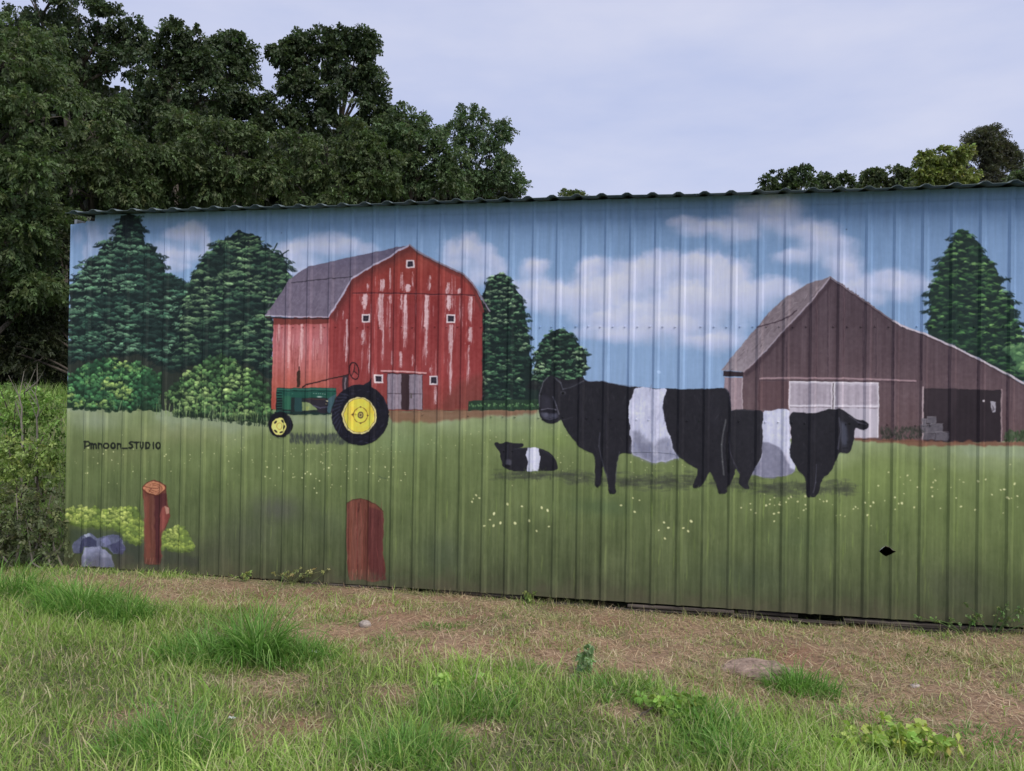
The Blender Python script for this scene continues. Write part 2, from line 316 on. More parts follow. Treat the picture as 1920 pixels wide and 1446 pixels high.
def paint_barn():
    f = lambda x, y: (480+x/4, 440+y/4)
    front = [f(1150, 82), f(1210, 135), f(1380, 220), f(1560, 305), f(1618, 362), f(1680, 470), f(1715, 580), f(1700, 585), f(1697, 1318), f(980, 1322), f(550, 1330), f(550, 600), f(640, 480), f(722, 335), f(880, 235), f(1000, 172)]
    side = [f(132, 625), f(555, 615), f(552, 1330), f(116, 1310)]
    roof = [f(75, 605), f(165, 470), f(250, 345), f(320, 285), f(400, 240), f(560, 203), f(720, 168), f(880, 133), f(1080, 92), f(1152, 76), f(1000, 168), f(880, 228), f(720, 328), f(650, 450), f(548, 612), f(545, 622), f(200, 618)]
    OUT['barn'] = [f(75, 605), f(165, 470), f(250, 345), f(320, 285), f(400, 240), f(560, 203), f(720, 168), f(880, 133), f(1080, 92), f(1152, 76), f(1210, 128), f(1380, 212), f(1560, 296), f(1622, 358), f(1690, 468), f(1757, 578), f(1702, 585), f(1697, 1318), f(550, 1330), f(116, 1310), f(128, 640)]
    grad_fill(side, [(590, (158, 84, 82)), (640, (178, 108, 112)), (690, (176, 102, 98)), (725, (168, 90, 78)), (770, (160, 76, 64))], 1, vert=12, fine=5, mid=6)
    fill([f(132, 625), f(555, 618), f(555, 668), f(130, 680)], (108, 52, 46), 1.5, .9, vert=5)
    grad_fill(front, [(470, (136, 64, 54)), (520, (137, 58, 53)), (580, (133, 56, 56)), (700, (140, 61, 61)), (750, (131, 64, 60)), (770, (128, 62, 56))], 1, vert=7, fine=4, mid=4, big=4)
    # shade strip painted under the gambrel edge
    e = [f(560, 612), f(650, 455), f(722, 335), f(880, 235), f(1000, 174), f(1152, 84)]
    for o, al in ((14, .5), (24, .35), (38, .25)):
        fill(e+[(x+o*.28, y+o*.42) for x, y in e[::-1]], (84, 42, 42), 2, al, soft=2)
    e2 = [f(1152, 84), f(1380, 222), f(1560, 308), f(1618, 366), f(1715, 580)]
    fill(e2+[(x-4, y+5) for x, y in e2[::-1]], (92, 46, 44), 2, .6, soft=1)
    line([f(552, 625), f(552, 1180)], 2, (180, 104, 100), .6)
    for x in (700, 862, 1035, 1195, 1365, 1535):  # plank joints
        line([f(x, 230 if 900 < x < 1400 else 330), f(x, 1300)], 1.6, (106, 44, 46), .55)
    fill([f(1560, 1080), f(1700, 1040), f(1697, 1310), f(1380, 1310), f(1440, 1180)], (94, 58, 50), 10, .35, soft=6, vert=8)
    # flaked white paint
    for x, a, b, w in [(170, 675, 860, 9), (252, 675, 1080, 10), (345, 675, 1010, 13), (490, 675, 830, 9), (208, 690, 960, 5), (430, 760, 1000, 5)]:
        X, Y = f(x, a); streak(X, Y, f(x, b)[1], w, (208, 164, 164), .75)
    for x, a, b, w in [(815, 448, 565, 17), (840, 370, 430, 6), (805, 720, 840, 11), (950, 340, 430, 14), (1008, 255, 430, 6), (940, 448, 760, 15), (955, 640, 1020, 7), (1095, 285, 430, 7), (1140, 380, 430, 18), (1178, 280, 430, 4), (1108, 448, 620, 17), (1125, 540, 920, 11), (1085, 880, 1020, 8),
                       (1302, 310, 435, 8), (1278, 452, 800, 15), (1276, 700, 1005, 8), (1445, 365, 450, 9), (1455, 455, 575, 17), (1430, 400, 450, 6), (1522, 405, 450, 10), (1530, 460, 700, 5), (1462, 680, 900, 13), (1455, 860, 1220, 10), (1610, 460, 700, 12), (1605, 700, 840, 13), (1592, 830, 1150, 7), (655, 570, 640, 4), (684, 640, 1000, 9), (850, 820, 1080, 6), (1020, 870, 1000, 5), (1175, 900, 1000, 7), (1345, 1140, 1290, 8), (1010, 455, 520, 8), (1310, 1000, 1040, 6)]:
        X, Y = f(x, a); streak(X, Y, f(x, b)[1], w, (204, 172, 176), .9)
    for i in range(46):
        x = rng.uniform(570, 1680); y0 = rng.choice([rng.uniform(300, 430), rng.uniform(450, 600), rng.uniform(600, 1000)])
        if y0 < 430 and not 850 < x < 1500: continue
        X, Y = f(x, y0); streak(X, Y, f(x, y0+rng.uniform(60, 300))[1], rng.uniform(1.6, 5), (190, 140, 142), rng.uniform(.35, .75))
    for i in range(22):
        x = rng.uniform(135, 545); y0 = rng.uniform(675, 900); X, Y = f(x, y0); streak(X, Y, f(x, y0+rng.uniform(80, 350))[1], rng.uniform(2, 6), (206, 150, 148) if rng.random() < .6 else (128, 66, 62), rng.uniform(.35, .7))
    line([f(735, 440), f(1000, 440), f(1640, 456)], 2.6, (74, 30, 36))
    line([f(735, 447), f(1000, 447), f(1640, 462)], 1.2, (170, 92, 90), .6)
    # roof
    grad_fill(roof, [(460, (96, 90, 112)), (520, (106, 97, 114)), (600, (112, 103, 120))], .8, fine=7, mid=5, hor=3)
    for i in range(220):
        x = rng.uniform(90, 720); y = rng.uniform(250, 600)
        (X, Y), = P([f(x, y)])
        if inside(P(roof), np.array([X]), np.array([Y]))[0]: dab(X, Y, rng.uniform(8, 26), rng.uniform(1, 2.4), 2.25+rng.normal(0, .15), C(112, 103, 120)+rng.uniform(-26, 34), .4)
    line([f(270, 362), f(450, 340), f(560, 330), f(735, 318)], 2.2, (56, 50, 62))
    line([f(75, 607), f(200, 612), f(385, 618), f(545, 620)], 2.5, (170, 160, 178))
    line([f(75, 620), f(210, 627), f(385, 630), f(550, 630)], 3, (54, 38, 44))
    for a, b in ((160, 300), (310, 300), (480, 300)):
        line([f(a, 380), f(a-110+20, 610)], 1.5, (84, 78, 96), .5)
    line([f(548, 615), f(650, 452), f(720, 330), f(880, 230), f(1000, 170), f(1080, 115), f(1152, 78)], 3.6, (166, 158, 178))
    line([f(1152, 78), f(1210, 128), f(1380, 213), f(1560, 297), f(1620, 357), f(1690, 468), f(1755, 576)], 3.0, (128, 118, 132))
    line([f(1150, 86), f(1210, 138), f(1380, 223), f(1560, 308), f(1612, 366), f(1680, 475), f(1745, 590)], 2.0, (72, 44, 48), .8)
    line([f(1700, 590), f(1697, 1310)], 2, (70, 40, 42), .7)
    OUT['barn_window'] = []
    for x, y, s in ((1158, 223, 60), (825, 628, 62), (1463, 632, 64), (923, 1082, 66), (1335, 1093, 66)):
        b = [f(x-s/2, y-s/2), f(x+s/2, y-s/2), f(x+s/2, y+s/2), f(x-s/2, y+s/2)]
        OUT['barn_window'].append(b)
        fill(b, (206, 190, 194), .6, fine=5)
        i = s*.33; fill([f(x-i, y-i), f(x+i, y-i), f(x+i, y+i), f(x-i, y+i)], (40, 34, 46), .5)
        line([f(x, y-i), f(x, y+i)], 1.1, (96, 76, 84), .6); line([f(x-i, y), f(x+i, y)], 1.1, (96, 76, 84), .6)
    OUT['barn_door'] = [[f(988, 1045), f(1090, 1048), f(1090, 1312), f(988, 1310)], [f(1150, 1050), f(1246, 1050), f(1246, 1312), f(1150, 1312)]]
    fill([f(985, 1040), f(1250, 1045), f(1250, 1316), f(985, 1312)], (58, 42, 46), .5, vert=4)
    for b in OUT['barn_door']: fill(b, (136, 124, 136), .6, vert=14, fine=6)
    for x in (1012, 1040, 1065, 1180, 1208, 1230): line([f(x, 1052), f(x, 1305)], 1, (104, 90, 102), .7)
    line([f(990, 1192), f(1088, 1194)], 1.6, (80, 66, 76)); line([f(1150, 1194), f(1246, 1196)], 1.6, (80, 66, 76))
    line([f(1162, 1190), f(1164, 1225)], 2, (70, 66, 54))
    line([f(940, 1022), f(1120, 1028), f(1280, 1038)], 3.2, (196, 150, 150)); line([f(955, 1034), f(1280, 1048)], 1.8, (92, 44, 46))
    # reddish earth at the foot, hedge
    fill([f(980, 1322), (905, 768), (1010, 764), (1012, 776), (905, 782), (830, 790), (735, 792)], (122, 82, 66), 5, .75, soft=2, hor=8)
    fill([(878, 752), (1014, 748), (1014, 770), (878, 769)], (40, 60, 46), 2, 1, mid=8)
    OUT['hedge'] = [(880, 756), (890, 750), (905, 752), (1010, 754), (1012, 768), (905, 770), (880, 768)]
    for x in range(886, 1014, 14):
        (X, Y), = P([(x, 762)])
        for j in range(16):
            r = rng.uniform(0, 8); th = rng.uniform(0, 6.3); yy = np.sin(th)*r
            dab(X+np.cos(th)*r, Y+yy, 5, 3, rng.uniform(0, 3), (C(86, 122, 80) if yy < 0 else C(44, 70, 50))+rng.uniform(-10, 14), .85)

def ell(cx, cy, rx, ry, n=36, ph=0): return [(cx+rx*np.cos(t+ph), cy+ry*np.sin(t+ph)) for t in np.linspace(0, 2*np.pi, n, endpoint=False)]
def paint_tractor():
    f = lambda x, y: (480+x/6.857, 660+y/6.857)
    # cast shade in the painted grass
    fill([f(440, 1060), f(900, 1075), f(1330, 1130), f(1300, 1180), f(900, 1165), f(470, 1110)], (72, 80, 68), 5, .6, soft=4)
    for i in range(330):
        (X, Y), = P([f(rng.uniform(430, 1350), rng.uniform(1060, 1170)+0)]); dab(X, Y, rng.uniform(6, 15), rng.uniform(2, 5), np.pi/2+rng.normal(0, .2), C(66, 72, 66)+rng.uniform(-8, 10), .5)
    OUT['tractor'] = [f(265, 462), f(520, 452), f(528, 235), f(555, 190), f(572, 240), f(570, 440), f(640, 415), f(920, 345), f(1110, 300), f(1195, 275), f(1210, 200), f(1250, 130), f(1300, 160), f(1330, 250), f(1310, 350), f(1270, 352), f(1215, 310), f(1185, 330), f(1188, 480), f(1290, 430), f(1400, 415), f(1495, 330), f(1490, 480)] + [f(1340+370*np.cos(t), 805+395*np.sin(t)) for t in np.linspace(-.9, 2.9, 22)] + [f(960, 810), f(440, 805), f(475, 930)] + [f(318+157*np.cos(t), 938+168*np.sin(t)) for t in np.linspace(.1, 4.2, 14)] + [f(262, 770)]
    # engine block and hood
    fill([f(265, 466), f(1032, 458), f(1040, 560), f(960, 800), f(440, 808), f(258, 790)], (34, 44, 44), .6, mid=4)
    fill([f(592, 640), f(680, 640), f(770, 690), f(790, 745), f(592, 752)], (120, 136, 92), .8, mid=8)
    fill([f(650, 700), f(690, 700), f(682, 752), f(655, 752)], (150, 160, 90), .8, .7)
    fill([f(265, 470), f(1030, 460), f(1038, 590), f(340, 590), f(262, 595)], (36, 82, 70), .6, hor=6, mid=5)
    line([f(270, 500), f(1030, 505)], 2, (22, 48, 44)); line([f(275, 486), f(1015, 478)], 2.2, (56, 108, 92), .8)
    fill([f(345, 560), f(455, 575), f(455, 740), f(350, 745)], (44, 92, 72), .8, mid=8)
    fill([f(500, 590), f(592, 590), f(592, 765), f(500, 765)], (38, 66, 66), .6, vert=6)
    for y in range(530, 760, 34): line([f(270, y), f(330, y+2)], 2.6, (14, 30, 32)); line([f(275, y+14), f(340, y+16)], 1.6, (52, 100, 84), .8)
    line([f(250, 785), f(960, 798)], 4.5, (30, 50, 48)); line([f(258, 770), f(440, 772)], 2.5, (46, 88, 74))
    fill([f(600, 600), f(980, 600), f(975, 790), f(830, 790), f(740, 690)], (44, 40, 48), 1, mid=6)
    line([f(740, 690), f(830, 725), f(930, 705)], 3, (86, 84, 104), .7); line([f(640, 605), f(900, 612)], 2, (84, 58, 50), .7)
    dabp = lambda x, y, L, W, c, a=.9: dab(*P([f(x, y)])[0], L, W, 0, C(*c), a)
    dabp(918, 632, 9, 3.4, (206, 200, 160)); dabp(905, 668, 6, 3, (150, 140, 110))
    for x in (745, 775, 805, 830, 862, 890): dabp(x, 540, 4, 2.2, (196, 208, 196), .8)
    dabp(820, 577, 17, 2.6, (214, 222, 214)); dabp(470, 540, 5, 2, (90, 140, 120))
    fill([f(935, 600), f(1000, 560), f(1045, 540), f(1000, 640), f(960, 790), f(930, 780)], (58, 84, 92), .8, mid=8)
    # exhaust, steering
    fill([f(526, 262), f(545, 240), f(572, 242), f(566, 455), f(524, 455)], (58, 40, 32), .6, vert=8); line([f(556, 195), f(556, 250)], 2.6, (50, 36, 32))
    line([f(600, 452), f(660, 420), f(920, 355), f(1195, 292)], 3.2, (54, 30, 30)); line([f(660, 412), f(1110, 300)], 1, (150, 90, 80), .6)
    fill([f(1112, 312), f(1190, 295), f(1180, 520), f(1112, 520)], (58, 46, 52), .7); line([f(1152, 340), f(1146, 500)], 3.4, (130, 116, 122), .8)
    line([f(1268+56*np.cos(t)+np.sin(t)*12, 243+108*np.sin(t)) for t in np.linspace(0, 6.4, 26)], 2.5, (40, 22, 28))
    for a in (-1.4, .5, 2.2): line([f(1262, 248), f(1265+52*np.cos(a), 245+98*np.sin(a))], 1.9, (46, 26, 30))
    fill([f(1380, 425), f(1450, 385), f(1496, 328), f(1490, 490), f(1420, 450)], (36, 34, 44), .8)
    # rear wheel
    OUT['tractor_wheel'] = [[f(*p) for p in ell(1342, 808, 368, 392, 40)], [f(*p) for p in ell(318, 938, 156, 167, 28)]]
    sl, m = fill(OUT['tractor_wheel'][0], (27, 26, 36), .8, mid=4, fine=3)
    for i in range(64):
        t = rng.uniform(0, 6.3); r = rng.uniform(.72, .97); (X, Y), = P([f(1342+368*r*np.cos(t), 808+392*r*np.sin(t))])
        dab(X, Y, rng.uniform(6, 18), rng.uniform(1.5, 3), t+1.57+rng.uniform(-.5, .5), C(66, 66, 88)+rng.uniform(-24, 14), .4)
    for i in range(10):
        t = 2.5+i*.16; line([f(1342+355*np.cos(t), 808+380*np.sin(t)), f(1342+272*np.cos(t+.22), 808+290*np.sin(t+.22))], 3.2, (58, 60, 78), .6)
    fill([f(*p) for p in ell(1330, 820, 224, 240, 14, .1)], (206, 194, 130), .8)
    fill([f(*p) for p in ell(1332, 818, 204, 222, 16)], (58, 46, 36), .8, .8)
    fill([f(*p) for p in ell(1332, 818, 196, 216, 30)], (222, 196, 76), .8, mid=9, fine=6)
    fill([f(1180, 700), f(1260, 690), f(1250, 900), f(1190, 900)], (214, 170, 70), 4, .45, soft=3)
    line([f(1345+92*np.cos(t), 812+98*np.sin(t)) for t in np.linspace(0, 6.3, 26)], 1.6, (92, 70, 40), .85)
    for t in (0, 1.57, 3.14, 4.71): dab(*P([f(1345+98*np.cos(t), 812+100*np.sin(t))])[0], 4, 4, 0, C(52, 38, 34), .9)
    fill([f(*p) for p in ell(1345, 812, 40, 46, 16)], (66, 58, 50), .6); fill([f(*p) for p in ell(1345, 812, 27, 32, 14)], (176, 160, 88), .6); fill([f(*p) for p in ell(1342, 812, 11, 13, 10)], (60, 50, 44), .4)
    # front wheel
    fill(OUT['tractor_wheel'][1], (25, 24, 32), .8, mid=3)
    line([f(425+20*np.cos(t), 935+120*np.sin(t)) for t in np.linspace(-1.4, 1.4, 8)], 2.2, (58, 56, 74), .5)
    fill([f(*p) for p in ell(303, 958, 95, 114, 24)], (226, 206, 118), .8, mid=6)
    for t in (.15, 1.2, 2.3, 3.9, 5.4): dab(*P([f(303+66*np.cos(t), 958+80*np.sin(t))])[0], 10, 5, t+1.57, C(34, 30, 36), .95)
    line([f(303+36*np.cos(t), 955+42*np.sin(t)) for t in np.linspace(0, 6.3, 16)], 1.6, (160, 130, 60), .8)

COWC = C(36, 35, 42)
def paint_cows():
    f = lambda x, y: (900+x/3.692, 660+y/3.692)
    g = lambda x, y: (1300+x/3.097, 500+y/3.097)
    def shade(pts, n):
        for i in range(n):
            x, y = rng.uniform(*pts[0]), rng.normal((pts[1][0]+pts[1][1])/2, (pts[1][1]-pts[1][0])*.24)
            u = (x-pts[0][0])/(pts[0][1]-pts[0][0])
            if rng.random() > min(u, 1-u)*7+.15: continue
            (X, Y), = P([(x, y)])
            if rng.random() < .5: dab(X, Y, rng.uniform(14, 34), rng.uniform(3, 7), rng.normal(0, .08), C(66, 70, 60)+rng.uniform(-9, 9), .22)
            else: dab(X, Y, rng.uniform(5, 15), rng.uniform(1.5, 3), 1.57+rng.normal(0, .15), C(66, 70, 58)+rng.uniform(-12, 16), .4)
    shade(((920, 1120), (882, 900)), 260); shade(((1150, 1320), (888, 918)), 420); shade(((1060, 1160), (890, 912)), 120); shade(((1330, 1420), (895, 920)), 120); shade(((1415, 1610), (902, 930)), 380)
    # calf
    calf = [f(*p) for p in [(95, 632), (125, 626), (150, 638), (185, 614), (225, 636), (265, 627), (300, 634), (302, 650), (275, 664), (245, 668), (330, 660), (410, 662), (480, 690), (522, 730), (541, 785), (535, 822), (420, 826), (320, 828), (240, 824), (200, 812), (160, 802), (145, 752), (140, 690), (110, 662)]]
    calf = smooth(calf, 2); OUT['calf'] = calf; fill(calf, COWC, .8, mid=3, fine=2)
    fill([f(*p) for p in [(330, 662), (372, 660), (409, 664), (411, 715), (420, 722), (412, 775), (405, 826), (325, 826), (331, 760), (318, 712)]], (190, 192, 214), .8, fine=5, vert=4)
    fill([f(*p) for p in ell(195, 765, 24, 26, 14)], (74, 74, 86), 1, .8, soft=1); fill([f(*p) for p in ell(193, 790, 20, 10, 10)], (22, 20, 26), .6, .9)
    for x in (165, 222): fill([f(*p) for p in ell(x, 690, 7, 6, 8)], (14, 14, 18), .3); dab(*P([f(x, 682)])[0], 6, 2, 0, C(62, 62, 72), .6)
    line([f(196, 640), f(192, 740)], 2.6, (54, 54, 64), .5); line([f(240, 672), f(320, 668)], 1.6, (66, 66, 78), .5); line([f(415, 668), f(520, 735)], 1.6, (62, 62, 74), .5)
    # second cow
    rear = [g(*p) for p in [(200, 840), (250, 826), (330, 830), (405, 835), (411, 880), (396, 935), (406, 985), (400, 1035), (402, 1090), (365, 1150), (338, 1212), (312, 1258), (328, 1288), (300, 1292), (272, 1270), (262, 1240), (270, 1200), (245, 1160), (232, 1230), (205, 1276), (185, 1268), (180, 1100)]]
    belt = [g(*p) for p in [(400, 836), (480, 829), (556, 828), (562, 880), (560, 960), (562, 1100), (604, 1180), (560, 1205), (470, 1228), (330, 1204), (365, 1150), (402, 1090), (396, 935)]]
    frnt = [g(*p) for p in [(560, 862), (580, 842), (640, 846), (700, 852), (760, 838), (790, 826), (822, 830), (850, 820), (882, 840), (905, 856), (930, 880), (960, 890), (990, 890), (1012, 908), (1016, 922), (1008, 942), (985, 952), (960, 942), (940, 935), (934, 990), (924, 1040), (906, 1084), (870, 1087), (845, 1080), (830, 1115), (812, 1170), (790, 1206), (752, 1222), (735, 1290), (716, 1334), (700, 1342), (680, 1336), (664, 1344), (655, 1300), (655, 1225), (612, 1184), (590, 1150), (565, 1112), (558, 1060), (572, 1000), (562, 960), (570, 940), (556, 905)]]
    OUT['cow_facing_right'] = rear[1:16] + [g(330, 1204), g(470, 1228), g(560, 1205), g(604, 1180)] + frnt[::-1][4:] + [g(556, 828), g(480, 829), g(405, 835)]
    OUT['cow_facing_right'] = [g(*p) for p in [(222, 832), (330, 830), (405, 834), (480, 829), (556, 828), (566, 850), (580, 842), (640, 846), (700, 852), (760, 838), (790, 826), (822, 830), (850, 820), (905, 856), (930, 880), (990, 890), (1012, 908), (1016, 922), (1008, 942), (985, 952), (940, 935), (934, 990), (906, 1084), (870, 1087), (845, 1080), (830, 1115), (812, 1170), (790, 1206), (752, 1222), (716, 1334), (680, 1336), (664, 1344), (655, 1225), (604, 1184), (560, 1205), (470, 1228), (334, 1214), (312, 1258), (328, 1288), (300, 1292), (272, 1270), (262, 1240), (270, 1200), (245, 1160), (222, 1110)]]
    rear, belt, frnt = smooth(rear), smooth(belt), smooth(frnt); OUT['cow_facing_right'] = smooth(OUT['cow_facing_right'], 1)
    fill(belt, (186, 188, 210), 2.4, fine=8, vert=12, mid=10)
    fill([g(*p) for p in [(398, 1010), (440, 1020), (500, 1050), (545, 1110), (560, 1170), (604, 1180), (560, 1205), (470, 1228), (330, 1204), (365, 1150), (402, 1090)]], (122, 122, 142), 3, .95, mid=9, fine=6, soft=1)
    fill([g(*p) for p in [(520, 1060), (555, 1090), (560, 1150), (535, 1120)]], (180, 178, 196), 3, .7, soft=1)
    fill(rear, COWC+3, .8, mid=3, fine=2); fill(frnt, COWC, .8, mid=3, fine=2)
    line([g(*p) for p in [(206, 960), (212, 1080), (235, 1140), (268, 1195)]], 2.6, (74, 72, 84), .55)
    fill([g(*p) for p in [(850, 900), (885, 915), (895, 990), (885, 1060), (862, 1050), (856, 980)]], (74, 77, 92), 2, .8, soft=2)
    fill([g(*p) for p in [(855, 1035), (905, 1030), (900, 1075), (862, 1078)]], (46, 46, 54), 1, .7, soft=1)
    line([g(*p) for p in [(845, 880), (852, 960), (838, 1060)]], 2.6, (82, 82, 96), .6); line([g(*p) for p in [(905, 870), (960, 905), (1000, 915)]], 2.6, (80, 78, 90), .6)
    line([g(*p) for p in [(700, 900), (695, 1000)]], 3, (46, 45, 54), .4); line([g(*p) for p in [(715, 1150), (710, 1250), (695, 1310)]], 2.2, (92, 92, 106), .5)
    fill([g(*p) for p in ell(905, 915, 8, 6, 8)], (12, 12, 16), .4)
    line([g(*p) for p in [(865, 1055), (895, 1052)]], 1.4, (18, 18, 22), .8)
    # large cow
    body = [f(*p) for p in [(405, 300), (412, 262), (425, 225), (445, 200), (468, 172), (495, 160), (520, 165), (560, 188), (590, 196), (640, 190), (700, 170), (722, 185), (742, 205), (800, 206), (860, 204), (930, 222), (1010, 238), (1086, 241), (1300, 258), (1450, 260), (1600, 254), (1690, 245), (1718, 262), (1736, 310), (1741, 390), (1728, 520), (1722, 640), (1730, 760), (1770, 830), (1745, 880), (1712, 935), (1716, 972), (1690, 985), (1652, 985), (1640, 930), (1618, 880), (1592, 820), (1565, 880), (1530, 935), (1500, 945), (1472, 943), (1486, 895), (1515, 812), (1470, 790), (1420, 760), (1380, 725), (1340, 700), (1065, 690), (1040, 706), (1000, 697), (962, 700), (948, 780), (934, 890), (945, 984), (892, 982), (885, 890), (852, 770), (846, 850), (834, 938), (792, 932), (800, 850), (795, 708), (760, 696), (690, 666), (640, 600), (590, 525), (562, 462), (545, 485), (490, 500), (440, 485), (418, 455), (408, 390)]]
    body = smooth(body, 2); OUT['large_cow'] = body[::2]
    fill(body, COWC, .8, mid=3, fine=2)
    wb = [f(*p) for p in [(1086, 240), (1200, 250), (1302, 257), (1278, 300), (1268, 345), (1276, 450), (1290, 510), (1312, 570), (1345, 700), (1385, 725), (1330, 748), (1280, 760), (1205, 770), (1130, 738), (1052, 705), (1058, 660), (1044, 610), (1034, 520), (1028, 430), (1040, 335), (1058, 290)]]
    wb = smooth(wb)
    fill(wb, (184, 186, 208), 3.2, fine=8, vert=14, mid=12)
    fill([f(*p) for p in [(1046, 560), (1110, 545), (1160, 600), (1200, 650), (1260, 600), (1310, 600), (1345, 700), (1385, 725), (1280, 760), (1205, 770), (1130, 738), (1056, 702)]], (128, 130, 150), 7, .85, mid=12, fine=8, soft=3)
    fill([f(*p) for p in [(1090, 640), (1180, 640), (1195, 740), (1130, 730)]], (98, 100, 122), 7, .6, soft=4); fill([f(*p) for p in [(1200, 560), (1220, 700), (1205, 740), (1185, 640)]], (180, 180, 196), 4, .6, soft=2)
    qw = P(wb)
    for i in range(260):
        X, Y = rng.uniform(qw[:, 0].min(), qw[:, 0].max()), rng.uniform(qw[:, 1].min(), qw[:, 1].max()); v_ = (Y-qw[:, 1].min())/(qw[:, 1].max()-qw[:, 1].min())
        if inside(qw, np.array([X]), np.array([Y]))[0]: dab(X, Y, rng.uniform(5, 22), rng.uniform(1.2, 4), 1.57+rng.normal(0, .25), cv[int(Y), int(X)]+rng.uniform(-26, 20)*(.5+.9*v_)+C(-3, -1, 4), .42)
    # legs and modelling strokes
    line([f(*p) for p in [(830, 560), (822, 650), (845, 750), (880, 870)]], 2.4, (80, 80, 92), .55); line([f(*p) for p in [(965, 690), (950, 780), (936, 900)]], 1.8, (90, 90, 102), .5)
    line([f(*p) for p in [(1700, 470), (1670, 640), (1678, 760), (1690, 850)]], 3, (112, 114, 116), .55); line([f(*p) for p in [(1715, 560), (1705, 700), (1720, 830)]], 5, (22, 21, 27), .8)
    line([f(*p) for p in [(1700, 250), (1728, 290), (1735, 380)]], 2, (84, 82, 96), .6); line([f(*p) for p in [(870, 430), (880, 600)]], 5, (46, 45, 54), .4); line([f(*p) for p in [(700, 350), (720, 480)]], 6, (46, 44, 54), .35)
    fill([f(*p) for p in [(1560, 300), (1640, 290), (1660, 500), (1600, 560)]], (42, 41, 50), 8, .5, soft=6)
    for i in range(420):
        (X, Y), = P([f(rng.uniform(580, 1700), rng.uniform(260, 680))])
        if cv[int(Y), int(X)].mean() < 60: dab(X, Y, rng.uniform(6, 26), rng.uniform(1, 3), np.pi/2+rng.normal(0, .3), COWC+rng.uniform(-14, 30), .4)
    for i in range(240):
        (X, Y), = P([g(rng.uniform(210, 930), rng.uniform(840, 1200))])
        if cv[int(Y), int(X)].mean() < 60: dab(X, Y, rng.uniform(5, 20), rng.uniform(1, 2.6), np.pi/2+rng.normal(0, .4), COWC+rng.uniform(-14, 30), .4)
    # head
    fill([f(*p) for p in [(320, 240), (345, 205), (395, 205), (430, 230), (425, 270), (395, 262), (350, 262)]], (34, 36, 40), 3, .85, soft=1)
    line([f(*p) for p in [(470, 175), (440, 205), (425, 250), (412, 300), (410, 380)]], 2.6, (92, 94, 102), .65)
    line([f(*p) for p in [(515, 175), (560, 215), (575, 260), (640, 240), (720, 200)]], 2.4, (88, 90, 100), .6)
    line([f(*p) for p in [(505, 310), (530, 370), (548, 430)]], 2.6, (100, 100, 114), .6)
    fill([f(*p) for p in [(425, 300), (480, 310), (500, 390), (430, 400)]], (56, 55, 66), 3, .7, soft=3)
    fill([f(*p) for p in ell(484, 438, 60, 40, 20)], (66, 66, 80), 2, .9, soft=1); fill([f(*p) for p in ell(484, 412, 52, 17, 16)], (30, 28, 36), 1, .9, soft=1)
    fill([f(*p) for p in ell(455, 440, 20, 16, 12)], (92, 92, 108), 1, .7, soft=1); fill([f(*p) for p in ell(515, 440, 17, 14, 12)], (84, 84, 100), 1, .7, soft=1)
    line([f(*p) for p in [(428, 400), (470, 392), (530, 400)]], 2, (112, 110, 124), .7); line([f(*p) for p in [(430, 470), (485, 478), (540, 462)]], 2, (20, 18, 24), .9)
    fill([f(*p) for p in ell(576, 285, 20, 12, 12)], (88, 88, 96), 1, .6, soft=1); fill([f(*p) for p in ell(574, 287, 11, 9, 10)], (10, 10, 14), .4)
    fill([f(*p) for p in ell(423, 290, 6, 10, 8)], (14, 14, 18), .4, .8)
    fill([f(*p) for p in [(585, 225), (650, 215), (700, 190), (660, 240), (600, 250)]], (48, 48, 56), 2, .6, soft=2)
    line([f(*p) for p in [(740, 205), (860, 204), (930, 222), (1086, 241)]], 1.6, (84, 84, 98), .5); line([f(*p) for p in [(640, 455), (580, 470), (560, 462)]], 1.6, (66, 64, 74), .5)
    line([f(*p) for p in [(1740, 400), (1900, 405)]], 2, (96, 92, 100), .35)
    # paint of the far hind leg
    for legx in (1500, 1660, 905, 815): dab(*P([f(legx, 930 if legx in (1500, 815) else 970)])[0], 8, 6, 1.5, C(26, 25, 31), .8)
    for i in range(200):                       # grass over the hooves
        cx = rng.choice([1120, 1150, 1310, 1355, 1395, 1515, 1000]); (X, Y), = P([(cx+rng.normal(0, 14), {1000: 884, 1120: 915, 1150: 928, 1310: 918, 1355: 928, 1395: 918, 1515: 934}[int(cx)]+rng.normal(0, 2))])
        dab(X, Y, rng.uniform(5, 11), 1.6, np.pi/2+rng.normal(0, .3), C(104, 122, 70)+rng.uniform(-30, 20), .55)

